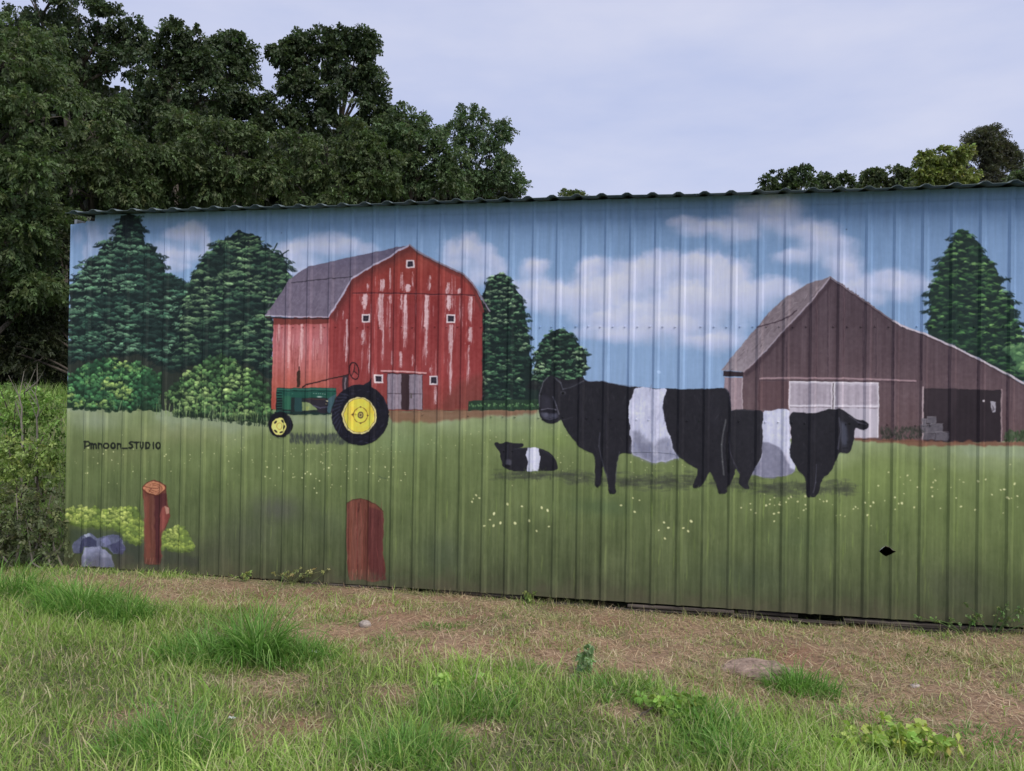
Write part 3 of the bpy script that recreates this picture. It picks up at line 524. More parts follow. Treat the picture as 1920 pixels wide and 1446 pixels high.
def paint_grey_barn():
    g = lambda x, y: (1300+x/3.097, 500+y/3.097)
    front = [g(*p) for p in [(795, 66), (1000, 208), (1160, 318), (1360, 402), (1520, 476), (1680, 556), (1900, 676), (2000, 730), (2000, 1010), (1320, 1016), (930, 1000), (280, 990), (285, 612), (370, 545), (500, 402), (680, 208)]]
    OUT['brown_barn'] = [g(*p) for p in [(795, 60), (1000, 204), (1160, 314), (1360, 396), (1520, 470), (1680, 550), (1900, 668), (1990, 715), (1990, 1010), (1320, 1016), (930, 1000), (640, 1000), (400, 1000), (180, 1000), (178, 640), (160, 602), (370, 350), (470, 233), (545, 172), (660, 102)]]
    grad_fill(front, [(520, (80, 66, 74)), (600, (80, 66, 73)), (680, (86, 70, 76)), (740, (98, 80, 85)), (830, (98, 78, 80))], .8, vert=9, fine=3, mid=3, big=4)
    for i in range(170):
        x = rng.uniform(300, 1880); (X, Y), = P([g(x, rng.uniform(120, 980))])
        if inside(P(front), np.array([X]), np.array([Y]))[0]: dab(X, Y, rng.uniform(20, 50), rng.uniform(1, 2.4), np.pi/2, C(90, 73, 81)+rng.uniform(-24, 24), .42)
    for x, a, b in [(670, 300, 640), (712, 250, 640), (780, 110, 640), (870, 180, 640), (985, 260, 650), (1060, 300, 640), (1160, 330, 1000), (1320, 410, 660), (1480, 480, 700), (540, 440, 640), (380, 560, 830), (1650, 570, 700), (1820, 660, 1000)]:
        line([g(x, a), g(x, b)], 1.6, (62, 48, 58), .6); line([g(x+9, a), g(x+9, b)], 1, (128, 106, 112), .35)
    fill([g(375, 665), g(556, 668), g(556, 830), g(372, 832)], (86, 64, 68), 2, .6, vert=8)
    roof = [g(*p) for p in [(160, 602), (370, 350), (470, 233), (545, 172), (660, 102), (795, 58), (680, 205), (500, 398), (365, 545), (292, 612)]]
    grad_fill(roof, [(520, (116, 105, 112)), (600, (120, 108, 115)), (695, (138, 128, 136))], .8, fine=9, mid=7)
    qr = P(roof)
    for i in range(420):
        (X, Y), = P([g(rng.uniform(170, 790), rng.uniform(70, 610))])
        if inside(qr, np.array([X]), np.array([Y]))[0]: dab(X, Y, rng.uniform(7, 24), rng.uniform(1, 2.2), 2.2+rng.normal(0, .2), (C(170, 160, 166) if rng.random() < .5 else C(76, 66, 72))+rng.uniform(-12, 12), .45)
    line([g(370, 352), g(480, 322), g(560, 290), (1493, 582)], 2.4, (66, 52, 62))
    line([g(292, 612), g(365, 545), g(500, 398), g(680, 205), g(795, 60)], 2.6, (156, 142, 152), .85)
    e = [g(795, 70), g(680, 215), g(500, 410), g(365, 556), g(292, 622)]
    fill(e+[(x+5, y+6) for x, y in e[::-1]], (60, 46, 54), 2, .65, soft=1)
    line([g(795, 60), g(1000, 205), g(1160, 315)], 2.6, (112, 98, 104)); line([g(795, 70), g(1000, 216), g(1160, 326), g(1360, 410)], 2.2, (58, 44, 52), .8)
    line([g(1160, 315), g(1210, 345), g(1360, 398), g(1520, 470), g(1680, 550), g(1860, 645), g(1990, 718)], 3.6, (186, 176, 186)); line([g(1360, 410), g(1520, 482), g(1680, 562), g(1990, 730)], 2, (72, 54, 60), .8)
    for i in range(26):
        (X, Y), = P([g(*[(870+rng.uniform(0, 160)), 0])]); x = rng.uniform(860, 1060); y = np.interp(x, [795, 1000, 1160], [58, 203, 313])
        (X, Y), = P([g(x, y-3)]); dab(X, Y, 4, 2.4, rng.uniform(0, 3), C(92, 78, 82), .7)
    fill([g(172, 606), g(292, 614), g(288, 640), g(176, 636)], (48, 38, 44), .7)
    fill([g(180, 642), g(286, 646), g(285, 832), g(180, 832)], (140, 122, 130), .8, vert=14, fine=6); line([g(284, 650), g(284, 828)], 2, (180, 166, 172), .8)
    line([g(388, 650), g(560, 646), g(900, 650), g(1290, 664)], 3.4, (150, 126, 132)); line([g(390, 660), g(1290, 672)], 1.4, (66, 50, 58), .8)
    OUT['barn_sliding_door'] = [[g(558, 668), g(810, 668), g(808, 828), g(556, 828)], [g(814, 670), g(1077, 678), g(1072, 990), g(930, 994), g(812, 830)]]
    fill([g(556, 665), g(1078, 676), g(1074, 992), g(900, 996), g(556, 1000)], (176, 168, 180), .8, vert=12, fine=5)
    fill([g(565, 680), g(800, 680), g(800, 800), g(565, 800)], (152, 142, 154), 2, .8, vert=20, fine=6); fill([g(826, 685), g(1066, 690), g(1066, 802), g(826, 802)], (158, 148, 160), 2, .8, vert=20, fine=6)
    fill([g(826, 822), g(1068, 826), g(1066, 982), g(930, 985)], (176, 170, 182), 2, .9, vert=8)
    line([g(558, 806), g(1074, 812)], 2.6, (204, 198, 208)); line([g(558, 816), g(1074, 822)], 1.4, (110, 98, 108), .8)
    line([g(812, 668), g(810, 826)], 2.2, (88, 76, 86)); line([g(820, 672), g(818, 826)], 2.2, (212, 206, 214)); line([g(806, 672), g(804, 826)], 1.8, (206, 200, 208)); line([g(1075, 680), g(1070, 988)], 2, (206, 200, 208)); line([g(559, 668), g(1075, 676)], 2.2, (206, 200, 208)); line([g(558, 668), g(556, 826)], 2.2, (200, 192, 202))
    fill([g(1335, 706), g(1790, 716), g(1788, 1018), g(1335, 1018)], (46, 38, 44), .8, vert=3, mid=3)
    OUT['barn_opening'] = [[g(1335, 706), g(1790, 716), g(1788, 1018), g(1335, 1018)]]
    fill([g(1335, 706), g(1530, 712), g(1530, 780), g(1470, 900), g(1335, 870)], (64, 54, 60), 6, .5, soft=4)
    line([g(1330, 700), g(1328, 1018)], 2.8, (170, 152, 156)); line([g(1790, 714), g(1788, 1018)], 2.2, (150, 130, 134))
    for x, y, w, h in [(1385, 892, 46, 40), (1350, 940, 60, 46), (1415, 938, 70, 52), (1365, 985, 70, 44), (1440, 985, 76, 50), (1345, 905, 30, 40)]:
        fill([g(x-w/2, y-h/2), g(x+w/2, y-h/2+4), g(x+w/2, y+h/2), g(x-w/2, y+h/2)], (102, 98, 106), 3, .85, fine=10, mid=10); line([g(x-w/2, y-h/2), g(x+w/2, y-h/2)], 1.4, (136, 132, 138), .6); line([g(x-w/2, y+h/2), g(x+w/2, y+h/2)], 1.2, (50, 46, 52), .8)
    fill([g(1724, 780), g(1758, 786), g(1754, 848), g(1740, 850), g(1728, 820)], (152, 148, 158), .8); fill([g(1735, 800), g(1752, 830), g(1736, 846)], (90, 84, 92), .8, .8)
    fill([g(1674, 772), g(1690, 772), g(1690, 786), g(1676, 786)], (170, 164, 170), .6)
    # dirt strip and dark low shrubs
    fill([g(930, 992), g(1320, 1012), g(1800, 1016), g(2000, 1006), g(2000, 1050), (1940, 836), g(1320, 1040), g(930, 1004)], (120, 80, 66), 4, .85, soft=1, hor=9)
    for x in np.arange(1090, 1320, 6):
        for j in range(4):
            (X, Y), = P([g(x+rng.normal(0, 5), rng.uniform(935, 1000))]); dab(X, Y, rng.uniform(6, 12), 3, np.pi/2+rng.normal(0, .5), C(58, 58, 52)+rng.uniform(-14, 18), .75)
    for x in np.arange(1810, 2000, 6):
        for j in range(4):
            (X, Y), = P([g(x+rng.normal(0, 5), rng.uniform(955, 1010))]); dab(X, Y, rng.uniform(6, 12), 4, np.pi/2+rng.normal(0, .5), C(60, 76, 52)+rng.uniform(-16, 18), .8)
    fill([g(1895, 720), g(2100, 760), g(2100, 960), g(1905, 960)], (84, 130, 90), 4, .8, mid=16) if False else None

def paint_foreground():
    h = lambda x, y: (120+x/6.4, 930+y/6.4)
    fill([(132, 992), (200, 996), (268, 1002), (272, 1052), (222, 1058), (150, 1040), (130, 1015)], (66, 76, 62), 6, .75, soft=4)
    fill([(225, 1020), (272, 1016), (320, 1030), (372, 1046), (372, 1062), (225, 1060)], (62, 66, 58), 6, .6, soft=4)
    # rocks
    OUT['rock_back'] = [h(*p) for p in [(95, 600), (130, 540), (240, 455), (330, 455), (400, 500), (470, 490), (600, 455), (660, 470), (720, 530), (740, 640), (690, 700), (590, 700), (520, 600), (250, 610), (220, 680), (120, 695)]]
    fill(OUT['rock_back'], (94, 98, 122), 3, mid=16, fine=8)
    fill([h(*p) for p in [(200, 560), (260, 500), (330, 500), (400, 540), (380, 600), (250, 610), (215, 690), (190, 660)]], (58, 60, 86), 3, .9, mid=6); fill([h(*p) for p in [(240, 455), (300, 450), (335, 490), (270, 500)]], (160, 168, 186), 4, .85, fine=10)
    fill([h(*p) for p in [(560, 580), (640, 560), (700, 480), (740, 640), (690, 700), (590, 690)]], (64, 64, 92), 5, .8, mid=8); fill([h(*p) for p in [(430, 520), (520, 490), (560, 560), (520, 600)]], (118, 120, 156), 5, .7, mid=10); fill([h(*p) for p in [(640, 690), (700, 690), (700, 880), (640, 870)]], (56, 60, 58), 8, .7, soft=3)
    OUT['rock_front'] = [h(*p) for p in [(215, 845), (225, 740), (255, 620), (330, 605), (440, 592), (500, 640), (560, 700), (610, 830), (600, 855)]]
    fill(OUT['rock_front'], (128, 131, 156), 2.5, mid=16, fine=9, vert=8); fill([h(*p) for p in [(215, 850), (240, 740), (400, 730), (560, 740), (610, 850)]], (100, 104, 130), 6, .7, vert=16, soft=2); fill([h(*p) for p in [(270, 630), (440, 605), (480, 660), (300, 680)]], (146, 148, 180), 6, .6, soft=2, fine=10)
    pal = [(86, 106, 58), (110, 130, 64), (134, 152, 72), (156, 172, 84), (180, 190, 106)]
    for poly, n_ in ((OUT['rock_back'], 150), (OUT['rock_front'], 110)):
        qp = P(poly)
        for i in range(n_):
            X, Y = rng.uniform(qp[:, 0].min(), qp[:, 0].max()), rng.uniform(qp[:, 1].min(), qp[:, 1].max())
            if inside(qp, np.array([X]), np.array([Y]))[0]: dab(X, Y, rng.uniform(4, 14), rng.uniform(1.5, 4), rng.uniform(0, 3.1), cv[int(Y), int(X)]+rng.uniform(-30, 34)+C(0, 2, 0), .45)
    foliage('flowering_bush', [h(*p) for p in [(45, 200), (100, 150), (200, 140), (260, 130), (360, 130), (430, 170), (470, 200), (560, 150), (640, 145), (720, 135), (820, 125), (880, 180), (930, 250), (990, 330), (1000, 420), (960, 470), (930, 560), (860, 590), (760, 520), (680, 420), (560, 380), (440, 370), (250, 370), (110, 350), (50, 270)]], C(98, 116, 60), pal, 9, 9, (5, 4), rough=5, flat=.85, shade=lambda u, v: 1.15-.65*max(0, v-.35))
    foliage('small_flowering_bush', [h(*p) for p in [(1165, 500), (1200, 440), (1260, 380), (1340, 355), (1420, 370), (1480, 440), (1530, 520), (1555, 620), (1500, 680), (1380, 670), (1250, 640), (1180, 600)]], C(100, 118, 62), pal, 8, 9, (5, 4), rough=4, flat=.85, shade=lambda u, v: 1.1-.4*v)
    for i in range(260):
        (X, Y), = P([(rng.uniform(222, 380), rng.normal(1054, 8))]); dab(X, Y, rng.uniform(5, 14), 2, np.pi/2+rng.normal(0, .3), C(66, 68, 60)+rng.uniform(-14, 14), .5)
    # sawn post
    OUT['sawn_post'] = [(269, 912), (276, 904), (290, 900), (303, 903), (311, 911), (313, 930), (316, 948), (319, 955), (319, 968), (313, 985), (306, 1000), (304, 1020), (305, 1042), (302, 1058), (280, 1059), (270, 1056), (271, 1000), (271, 950)]
    fill(OUT['sawn_post'], (102, 62, 52), 1, vert=9, mid=4)
    fill([(290, 925), (312, 925), (314, 950), (302, 990), (303, 1056), (292, 1056)], (70, 34, 40), 2, .75, soft=1, vert=6); fill([(272, 935), (280, 930), (282, 1050), (274, 1050)], (128, 76, 62), 2, .6, soft=1, vert=8)
    fill([(301, 968), (306, 952), (311, 948), (319, 953), (318, 970), (310, 988), (302, 1000)], (122, 66, 60), 1, vert=8); fill([(309, 949), (317, 952), (318, 962), (312, 964)], (172, 128, 112), 1)
    line([(302, 970), (300, 1000)], 2, (56, 28, 32), .8)
    fill(ell(290, 915.5, 21.5, 14.5, 28), (88, 46, 38), .5); fill(ell(290, 915, 19.5, 12.5, 26), (178, 122, 92), .8, fine=8, mid=10)
    for r, al in ((.72, .7), (.45, .75)): line([(292+19*r*np.cos(t)+rng.normal(0, .3), 916+12*r*np.sin(t)+rng.normal(0, .3)) for t in np.linspace(-2.4, 2.8, 14)], 1.3, (110, 62, 48), al)
    line([(272, 912), (284, 916), (298, 915)], 1.5, (104, 58, 46)); line([(284, 916), (280, 922)], 1.3, (104, 58, 46))
    for x in (273, 281, 286): line([(x, 1058), (x+2, 1046)], 2, (164, 112, 96), .5)
    for nm, n_ in (('sawn_post', 90),):
        qp = P(OUT[nm])
        for i in range(n_):
            X, Y = rng.uniform(qp[:, 0].min(), qp[:, 0].max()), rng.uniform(qp[:, 1].min()+26, qp[:, 1].max())
            if inside(qp, np.array([X]), np.array([Y]))[0]: dab(X, Y, rng.uniform(8, 30), rng.uniform(1, 2.4), 1.57+rng.normal(0, .06), cv[int(Y), int(X)]+C(1, .6, .5)*rng.uniform(-26, 30), .5)
    # cut stump
    OUT['broken_stump'] = [(651, 943), (662, 937), (676, 935), (690, 937), (706, 946), (719, 958), (720, 985), (718, 1010), (719, 1040), (722, 1060), (723, 1086), (700, 1092), (680, 1086), (656, 1088), (652, 1050), (650, 1000)]
    fill(OUT['broken_stump'], (108, 66, 55), 1, vert=14, mid=5)
    fill([(692, 950), (719, 960), (718, 1040), (723, 1088), (696, 1088), (690, 1020)], (82, 42, 44), 2, .7, soft=1, vert=9)
    for x, c in ((662, (136, 84, 68)), (672, (70, 34, 34)), (676, (142, 80, 70)), (684, (84, 40, 40)), (655, (78, 38, 36)), (668, (130, 68, 58))): line([(x, 943), (x+rng.normal(0, 2), 1010), (x+rng.normal(0, 2), 1080)], 2, c, .55)
    qp = P(OUT['broken_stump'])
    for i in range(190):
        X, Y = rng.uniform(qp[:, 0].min(), qp[:, 0].max()), rng.uniform(qp[:, 1].min(), qp[:, 1].max())
        if inside(qp, np.array([X]), np.array([Y]))[0]: dab(X, Y, rng.uniform(10, 44), rng.uniform(1, 2.6), 1.57+rng.normal(0, .05), cv[int(Y), int(X)]+C(1, .65, .6)*rng.uniform(-38, 44), .5)
    line([(651, 943), (662, 937), (676, 935), (690, 938), (706, 947), (719, 959)], 1.6, (70, 40, 36), .8); line([(676, 936), (672, 960)], 1.2, (60, 30, 30), .7)
    for x in (660, 667, 676, 690): line([(x, 1088), (x+2, 1068)], 2.2, (166, 112, 96), .5)
    for i in range(160):
        (X, Y), = P([(rng.uniform(630, 790), rng.normal(1086, 7))]); dab(X, Y, rng.uniform(5, 16), 2, np.pi/2+rng.normal(0, .3), C(72, 86, 62)+rng.uniform(-20, 22), .5)

def paint_flowers():
    spots = [(885, 941, 4), (898, 934, 4), (893, 928, 4), (888, 935, 3), (926, 964, 5), (918, 974, 4), (938, 980, 5), (908, 986, 4), (925, 986, 5), (952, 945, 5), (979, 950, 4), (1016, 952, 5), (1027, 957, 5), (1029, 988, 4), (993, 976, 5), (966, 981, 5), (1006, 996, 4), (1190, 960, 4), (1165, 947, 4), (1199, 938, 3), (1187, 933, 3), (1245, 980, 4), (1253, 990, 4), (1281, 990, 4), (1296, 978, 5), (1247, 1010, 4), (1290, 996, 4), (1235, 994, 3)]
    for i in range(46):
        spots.append((rng.uniform(495, 770), rng.normal(888, 18), rng.uniform(2, 3.4)))
    for i in range(64): spots.append((rng.uniform(140, 520), rng.normal(862, 22), rng.uniform(1.6, 3)))
    for i in range(60): spots.append((rng.uniform(500, 760), rng.normal(845, 8), rng.uniform(1.4, 2.4)))
    for i in range(42): spots.append((rng.uniform(1380, 1640), rng.normal(945, 16), rng.uniform(2, 4)))
    for i in range(46): spots.append((rng.uniform(1640, 1960), rng.normal(920, 26), rng.uniform(2, 4)))
    for i in range(40): spots.append((rng.uniform(960, 1330), rng.normal(880, 16), rng.uniform(1.4, 2.6)))
    for i in range(50): spots.append((rng.uniform(800, 1240), rng.uniform(800, 870), rng.uniform(1.4, 2.2)))
    for x, y, s in spots:
        (X, Y), = P([(x, y)]); dab(X, Y, s*1.35, s*1.0, rng.uniform(0, 3), C(214, 214, 160)+rng.uniform(-16, 10), .9)

def paint_text():
    # hand lettered signature, strokes in letter boxes (u right, v down)
    col = (30, 34, 28)
    G = {'D': [[(0, 0), (0, 1)], [(-.22, .06), (.5, .06), (.82, .3), (.72, .62), (0, .78)]],
         'm': [[(0, .3), (0, 1)], [(0, .45), (.25, .32), (.42, .5), (.42, 1)], [(.42, .5), (.68, .32), (.88, .5), (.9, 1)]],
         'n': [[(0, .25), (0, 1)], [(0, .5), (.3, .28), (.7, .38), (.78, 1)]],
         'o': [[(.4+.42*np.cos(t), .62+.38*np.sin(t)) for t in np.linspace(0, 6.3, 14)]],
         '_': [[(0, .98), (.8, .95)]],
         'S': [[(.75, .12), (.3, .1), (.05, .3), (.6, .52), (.7, .8), (.35, .98), (0, .9)]],
         'T': [[(-.05, .12), (.85, .08)], [(.4, .1), (.4, 1)]],
         'U': [[(0, .1), (.02, .75), (.35, 1), (.7, .75), (.72, .08)]],
         'd': [[(0, .1), (0, 1)], [(0, .1), (.5, .15), (.78, .5), (.5, .92), (0, 1)]],
         'I': [[(.3, .1), (.3, 1)]],
         'O': [[(.42+.42*np.cos(t), .56+.44*np.sin(t)) for t in np.linspace(0, 6.3, 14)]]}
    x = 161; y = 827.2
    seq = [('D', 10.2, 13.5), ('m', 13.6, 12.5), ('n', 11.5, 12.5), ('o', 12, 12.5), ('o', 12, 12.5), ('n', 11, 12.5), ('_', 11, 13), ('S', 10.3, 13), ('T', 11, 12.5), ('U', 11, 12.5), ('d', 10.6, 12.5), ('I', 7.5, 12.5), ('O', 10.5, 12.5)]
    xx = x
    for ch, w, hh in seq:
        gw = {'m': 10.5, 'I': 9}.get(ch, 9.2)
        for st in G[ch]:
            line([(xx+u*gw, y+(13.5-hh)+v*hh+(xx-x)*.004) for u, v in st], 4.2, col, .95, rough=.3)
        xx += w
    OUT['signature'] = [(157, 824), (299, 826), (299, 845), (157, 843)]
    # a few scuffs in the paint
    line([(711, 893), (716, 896), (724, 897)], 2.2, (84, 96, 70)); dab(*P([(1587, 430)])[0], 3, 3, 0, C(66, 78, 100)); dab(*P([(1236, 698)])[0], 9, 6, .3, C(168, 190, 222), .6); dab(*P([(528, 436)])[0], 3, 3, 0, C(84, 100, 130))

def paint_all():
    paint_sky(); paint_field(); paint_trees(); paint_barn(); paint_grey_barn(); paint_foreground(); paint_flowers(); paint_tractor(); paint_cows(); paint_text()
    # hand of the brush: edges wobble a little, fine dry grain
    yy = YY+WY*1.1+N_FINE*.55; xx = XX+WX*1.1+N_FINE[::-1]*.55
    yi = np.clip(yy, 0, CH-1.01); xi = np.clip(xx, 0, CW-1.01); y0 = yi.astype(int); x0 = xi.astype(int); fy = (yi-y0)[..., None]; fx = (xi-x0)[..., None]
    w = cv[y0, x0]*(1-fy)*(1-fx)+cv[y0, x0+1]*(1-fy)*fx+cv[y0+1, x0]*fy*(1-fx)+cv[y0+1, x0+1]*fy*fx
    cv[:] = w+(N_FINE*2.2+N_VERT*1.6)[..., None]

# ================================================================ helpers
def lin(c):
    c = np.asarray(c, float)/255.0
    return np.where(c <= .04045, c/12.92, ((c+.055)/1.055)**2.4)
def tag(o, label=None, cat=None, group=None, kind=None):
    if label: o['label'] = label
    if cat: o['category'] = cat
    if group: o['group'] = group
    if kind: o['kind'] = kind
    return o
def empty(name, loc=(0, 0, 0)):
    o = bpy.data.objects.new(name, None); o.empty_display_size = .2; o.location = loc; COL.objects.link(o); return o
def link(name, me, parent=None):
    o = bpy.data.objects.new(name, me); COL.objects.link(o)
    if parent is not None:
        o.parent = parent; o.matrix_parent_inverse = Matrix.Translation(parent.location).inverted()
    return o
def mesh_np(name, v, f, mat, parent=None, col=None, uv=None, smooth=False):
    v = np.asarray(v, np.float32); f = np.asarray(f, np.int32); n = f.shape[1]
    me = bpy.data.meshes.new(name)
    me.vertices.add(len(v)); me.vertices.foreach_set('co', v.ravel())
    me.loops.add(f.size); me.loops.foreach_set('vertex_index', f.ravel())
    me.polygons.add(len(f)); me.polygons.foreach_set('loop_start', np.arange(len(f), dtype=np.int32)*n)
    me.update(calc_edges=True)
    me.polygons.foreach_set('use_smooth', np.full(len(f), bool(smooth)))
    if col is not None:
        a = me.color_attributes.new('Col', 'FLOAT_COLOR', 'POINT')
        c = np.ones((len(v), 4), np.float32); c[:, :3] = col; a.data.foreach_set('color', c.ravel())
    if uv is not None:
        l = me.uv_layers.new(name='UVMap'); l.data.foreach_set('uv', np.asarray(uv, np.float32)[f.ravel()].ravel())
    me.materials.append(mat)
    return link(name, me, parent)
def boxes(name, specs, mat, parent=None, bevel=0.0):     # specs: (centre, size, rotation z)
    bm = bmesh.new()
    for c, s, *r in specs:
        m = Matrix.Translation(c) @ (r[0] if r else Matrix.Identity(4)) @ Matrix.Diagonal((s[0], s[1], s[2], 1))
        bmesh.ops.create_cube(bm, size=1.0, matrix=m)
    if bevel: bmesh.ops.bevel(bm, geom=bm.edges[:], offset=bevel, segments=1, affect='EDGES')
    me = bpy.data.meshes.new(name); bm.to_mesh(me); bm.free(); me.materials.append(mat)
    return link(name, me, parent)
def tube_np(pts, rad, sides=7):
    pts = np.asarray(pts, float); rad = np.asarray(rad, float); n = len(pts)
    t = np.gradient(pts, axis=0); t /= np.linalg.norm(t, axis=1)[:, None]+1e-9
    ref = np.where(np.abs(t[:, 2:]) > .9, np.array([[1., 0, 0]]), np.array([[0, 0, 1.]]))
    a = np.cross(t, ref); a /= np.linalg.norm(a, axis=1)[:, None]+1e-9; b = np.cross(t, a)
    th = np.linspace(0, 2*np.pi, sides, endpoint=False)
    v = pts[:, None]+rad[:, None, None]*(np.cos(th)[None, :, None]*a[:, None]+np.sin(th)[None, :, None]*b[:, None])
    i = np.arange(n-1)[:, None]*sides; j = np.arange(sides)[None]; k = (j+1) % sides
    f = np.stack([i+j, i+k, i+sides+k, i+sides+j], -1).reshape(-1, 4)
    return v.reshape(-1, 3), f
def join(parts):
    V, F, o = [], [], 0
    for v, f in parts: V.append(v); F.append(f+o); o += len(v)
    return np.concatenate(V), np.concatenate(F)

# ================================================================ materials
def new_mat(name):
    m = bpy.data.materials.new(name); m.use_nodes = True; return m, m.node_tree, m.node_tree.nodes['Principled BSDF']
def noise_mat(name, c1, c2, scale=6, rough=.8, bump=.0, detail=6, stretch=(1, 1, 1), metal=0, bscale=None):
    m, t, p = new_mat(name); N = t.nodes.new
    co = N('ShaderNodeTexCoord'); mp = N('ShaderNodeMapping'); mp.inputs['Scale'].default_value = stretch
    n = N('ShaderNodeTexNoise'); n.inputs['Scale'].default_value = scale; n.inputs['Detail'].default_value = detail; n.inputs['Roughness'].default_value = .6
    r = N('ShaderNodeValToRGB'); r.color_ramp.elements[0].position = .32; r.color_ramp.elements[1].position = .7
    r.color_ramp.elements[0].color = (*c1, 1); r.color_ramp.elements[1].color = (*c2, 1)
    l = t.links.new
    l(co.outputs['Object'], mp.inputs[0]); l(mp.outputs[0], n.inputs['Vector']); l(n.outputs['Fac'], r.inputs[0]); l(r.outputs[0], p.inputs['Base Color'])
    p.inputs['Roughness'].default_value = rough; p.inputs['Metallic'].default_value = metal
    if bump:
        b = N('ShaderNodeBump'); b.inputs['Strength'].default_value = bump; b.inputs['Distance'].default_value = .02
        n2 = N('ShaderNodeTexNoise'); n2.inputs['Scale'].default_value = bscale or scale*3; n2.inputs['Detail'].default_value = 5
        l(mp.outputs[0], n2.inputs['Vector']); l(n2.outputs['Fac'], b.inputs['Height']); l(b.outputs[0], p.inputs['Normal'])
    return m
def leaf_mat(name, trans=.3, rough=.55, tint=(1.0, 1.15, .55)):
    m, t, p = new_mat(name); N = t.nodes.new; l = t.links.new
    a = N('ShaderNodeAttribute'); a.attribute_name = 'Col'
    l(a.outputs['Color'], p.inputs['Base Color']); p.inputs['Roughness'].default_value = rough; p.inputs['Specular IOR Level'].default_value = .3
    tr = N('ShaderNodeBsdfTranslucent'); mu = N('ShaderNodeMixRGB'); mu.blend_type = 'MULTIPLY'; mu.inputs[0].default_value = 1; mu.inputs[2].default_value = (*tint, 1)
    l(a.outputs['Color'], mu.inputs[1]); l(mu.outputs[0], tr.inputs['Color'])
    mx = N('ShaderNodeMixShader'); mx.inputs[0].default_value = trans
    l(p.outputs[0], mx.inputs[1]); l(tr.outputs[0], mx.inputs[2]); l(mx.outputs[0], t.nodes['Material Output'].inputs['Surface'])
    return m
LEAF = leaf_mat('foliage', .33, .48); GRASS = leaf_mat('grass_blade', .42, .5, (1.0, 1.05, .75)); STRAW = leaf_mat('dry_straw', .25, .8, (1, 1, .95))
BARK = noise_mat('bark', (.035, .028, .022), (.11, .09, .072), 9, .95, .6, stretch=(1, 1, .25))
PALE_BARK = noise_mat('pale_bark', (.17, .15, .12), (.32, .29, .24), 14, .9, .3, stretch=(1, 1, .3))
ROOF = noise_mat('weathered_roof_metal', (.07, .10, .095), (.15, .18, .175), 5, .55, .15, stretch=(1, .3, 1), metal=.2)
SIDING = noise_mat('plain_siding', (.20, .23, .26), (.27, .30, .33), 3, .6, .05)
WOOD = noise_mat('rotten_timber', (.014, .010, .008), (.12, .098, .08), 9, .95, .7, stretch=(.15, 1, 1.6))
STEEL = noise_mat('screw_steel', (.16, .19, .22), (.34, .38, .42), 60, .5, metal=.5)
STONE = noise_mat('pale_stone', (.26, .21, .18), (.48, .42, .37), 22, .9, .6)
PINK_STONE = noise_mat('pinkish_stone', (.17, .115, .088), (.43, .315, .245), 18, .95, .8)
WHITE_SCRAP = noise_mat('white_scrap', (.5, .5, .5), (.75, .75, .74), 20, .7, .3)
DARK = noise_mat('dark_interior', (.012, .011, .010), (.03, .027, .024), 3, .95)

# ================================================================ ground
def sstep(a, b, x):
    t = np.clip((x-a)/(b-a), 0, 1); return t*t*(3-2*t)
def wob(x, y):
    return (.018*np.sin(2.1*x+1.3*y)+.014*np.sin(3.7*x-2.9*y+1)+.010*np.sin(6.3*x+5.1*y+2)+.007*np.sin(11*x-9*y)+.004*np.sin(23*x+19*y))
def gz(x, y):
    x = np.asarray(x, float); y = np.asarray(y, float)
    base = np.interp(x, [-3, 1.5, 3, 4.2, 5.4, 6.6, 7.5, 8.1, 9.5], [.0, -.012, -.028, -.045, -.075, -.092, -.085, -.05, -.045])
    near = np.exp(-np.maximum(-y, 0)*.9)                     # hollow along the wall foot
    z = base*(near*.75+.25) + wob(x, y)*sstep(0, -.7, y)*1.0
    z = z + 1.45*sstep(.7, 4.6, y) + 2.0*sstep(6, 45, y) + 5*sstep(45, 260, y) + .1*sstep(1.0, -2.5, x)*sstep(-.2, -1.8, y)
    return z
def gpt(px):                             # photograph pixel -> point on the ground
    d = ray(px)
    t = -CAM[2]/d[:, 2]
    for _ in range(12):
        p = CAM+d*t[:, None]; t = (gz(p[:, 0], p[:, 1])-CAM[2])/d[:, 2]
    return CAM+d*t[:, None]
def at_depth(px, D):
    return CAM+ray(px)*np.atleast_1d(D)[:, None]
STRAW_POLY = gpt([(-150, 1082), (130, 1078), (350, 1086), (580, 1098), (960, 1126), (1400, 1160), (1900, 1195), (2300, 1230), (2300, 1500), (1920, 1445), (1800, 1418), (1620, 1380), (1480, 1340), (1300, 1300), (1190, 1275), (1080, 1262), (960, 1260), (820, 1255), (700, 1238), (600, 1222), (560, 1192), (500, 1150), (400, 1140), (280, 1148), (200, 1120), (60, 1100), (-150, 1100)])[:, :2]
STRAW_SPOTS = []
for _x, _y, _rx, _ry in ((330, 1135, 90, 12), (470, 1138, 90, 16), (600, 1152, 120, 20), (720, 1180, 140, 24), (860, 1208, 130, 26), (960, 1232, 80, 24), (1010, 1255, 60, 18), (1250, 1300, 130, 26), (1400, 1335, 170, 22), (1560, 1362, 160, 28), (1720, 1375, 150, 34), (1860, 1400, 110, 36), (1310, 1250, 70, 14), (1520, 1250, 70, 14), (1880, 1305, 70, 26), (1100, 1205, 60, 18), (1190, 1235, 70, 18), (1640, 1300, 80, 16)):
    _q = gpt([(_x, _y), (_x+_rx, _y), (_x, _y+_ry)]); STRAW_SPOTS.append((_q[0, 0], _q[0, 1], np.hypot(*(_q[1]-_q[0])[:2]), np.hypot(*(_q[2]-_q[0])[:2])))
def hn(x, y, s, k):                      # cheap hash-free wave noise 0..1
    return .5+.5*np.sin(s*x+1.7*k+1.3*np.sin(s*.8*y+k))*np.sin(s*1.1*y-k*.9+1.2*np.sin(s*.7*x+2*k))
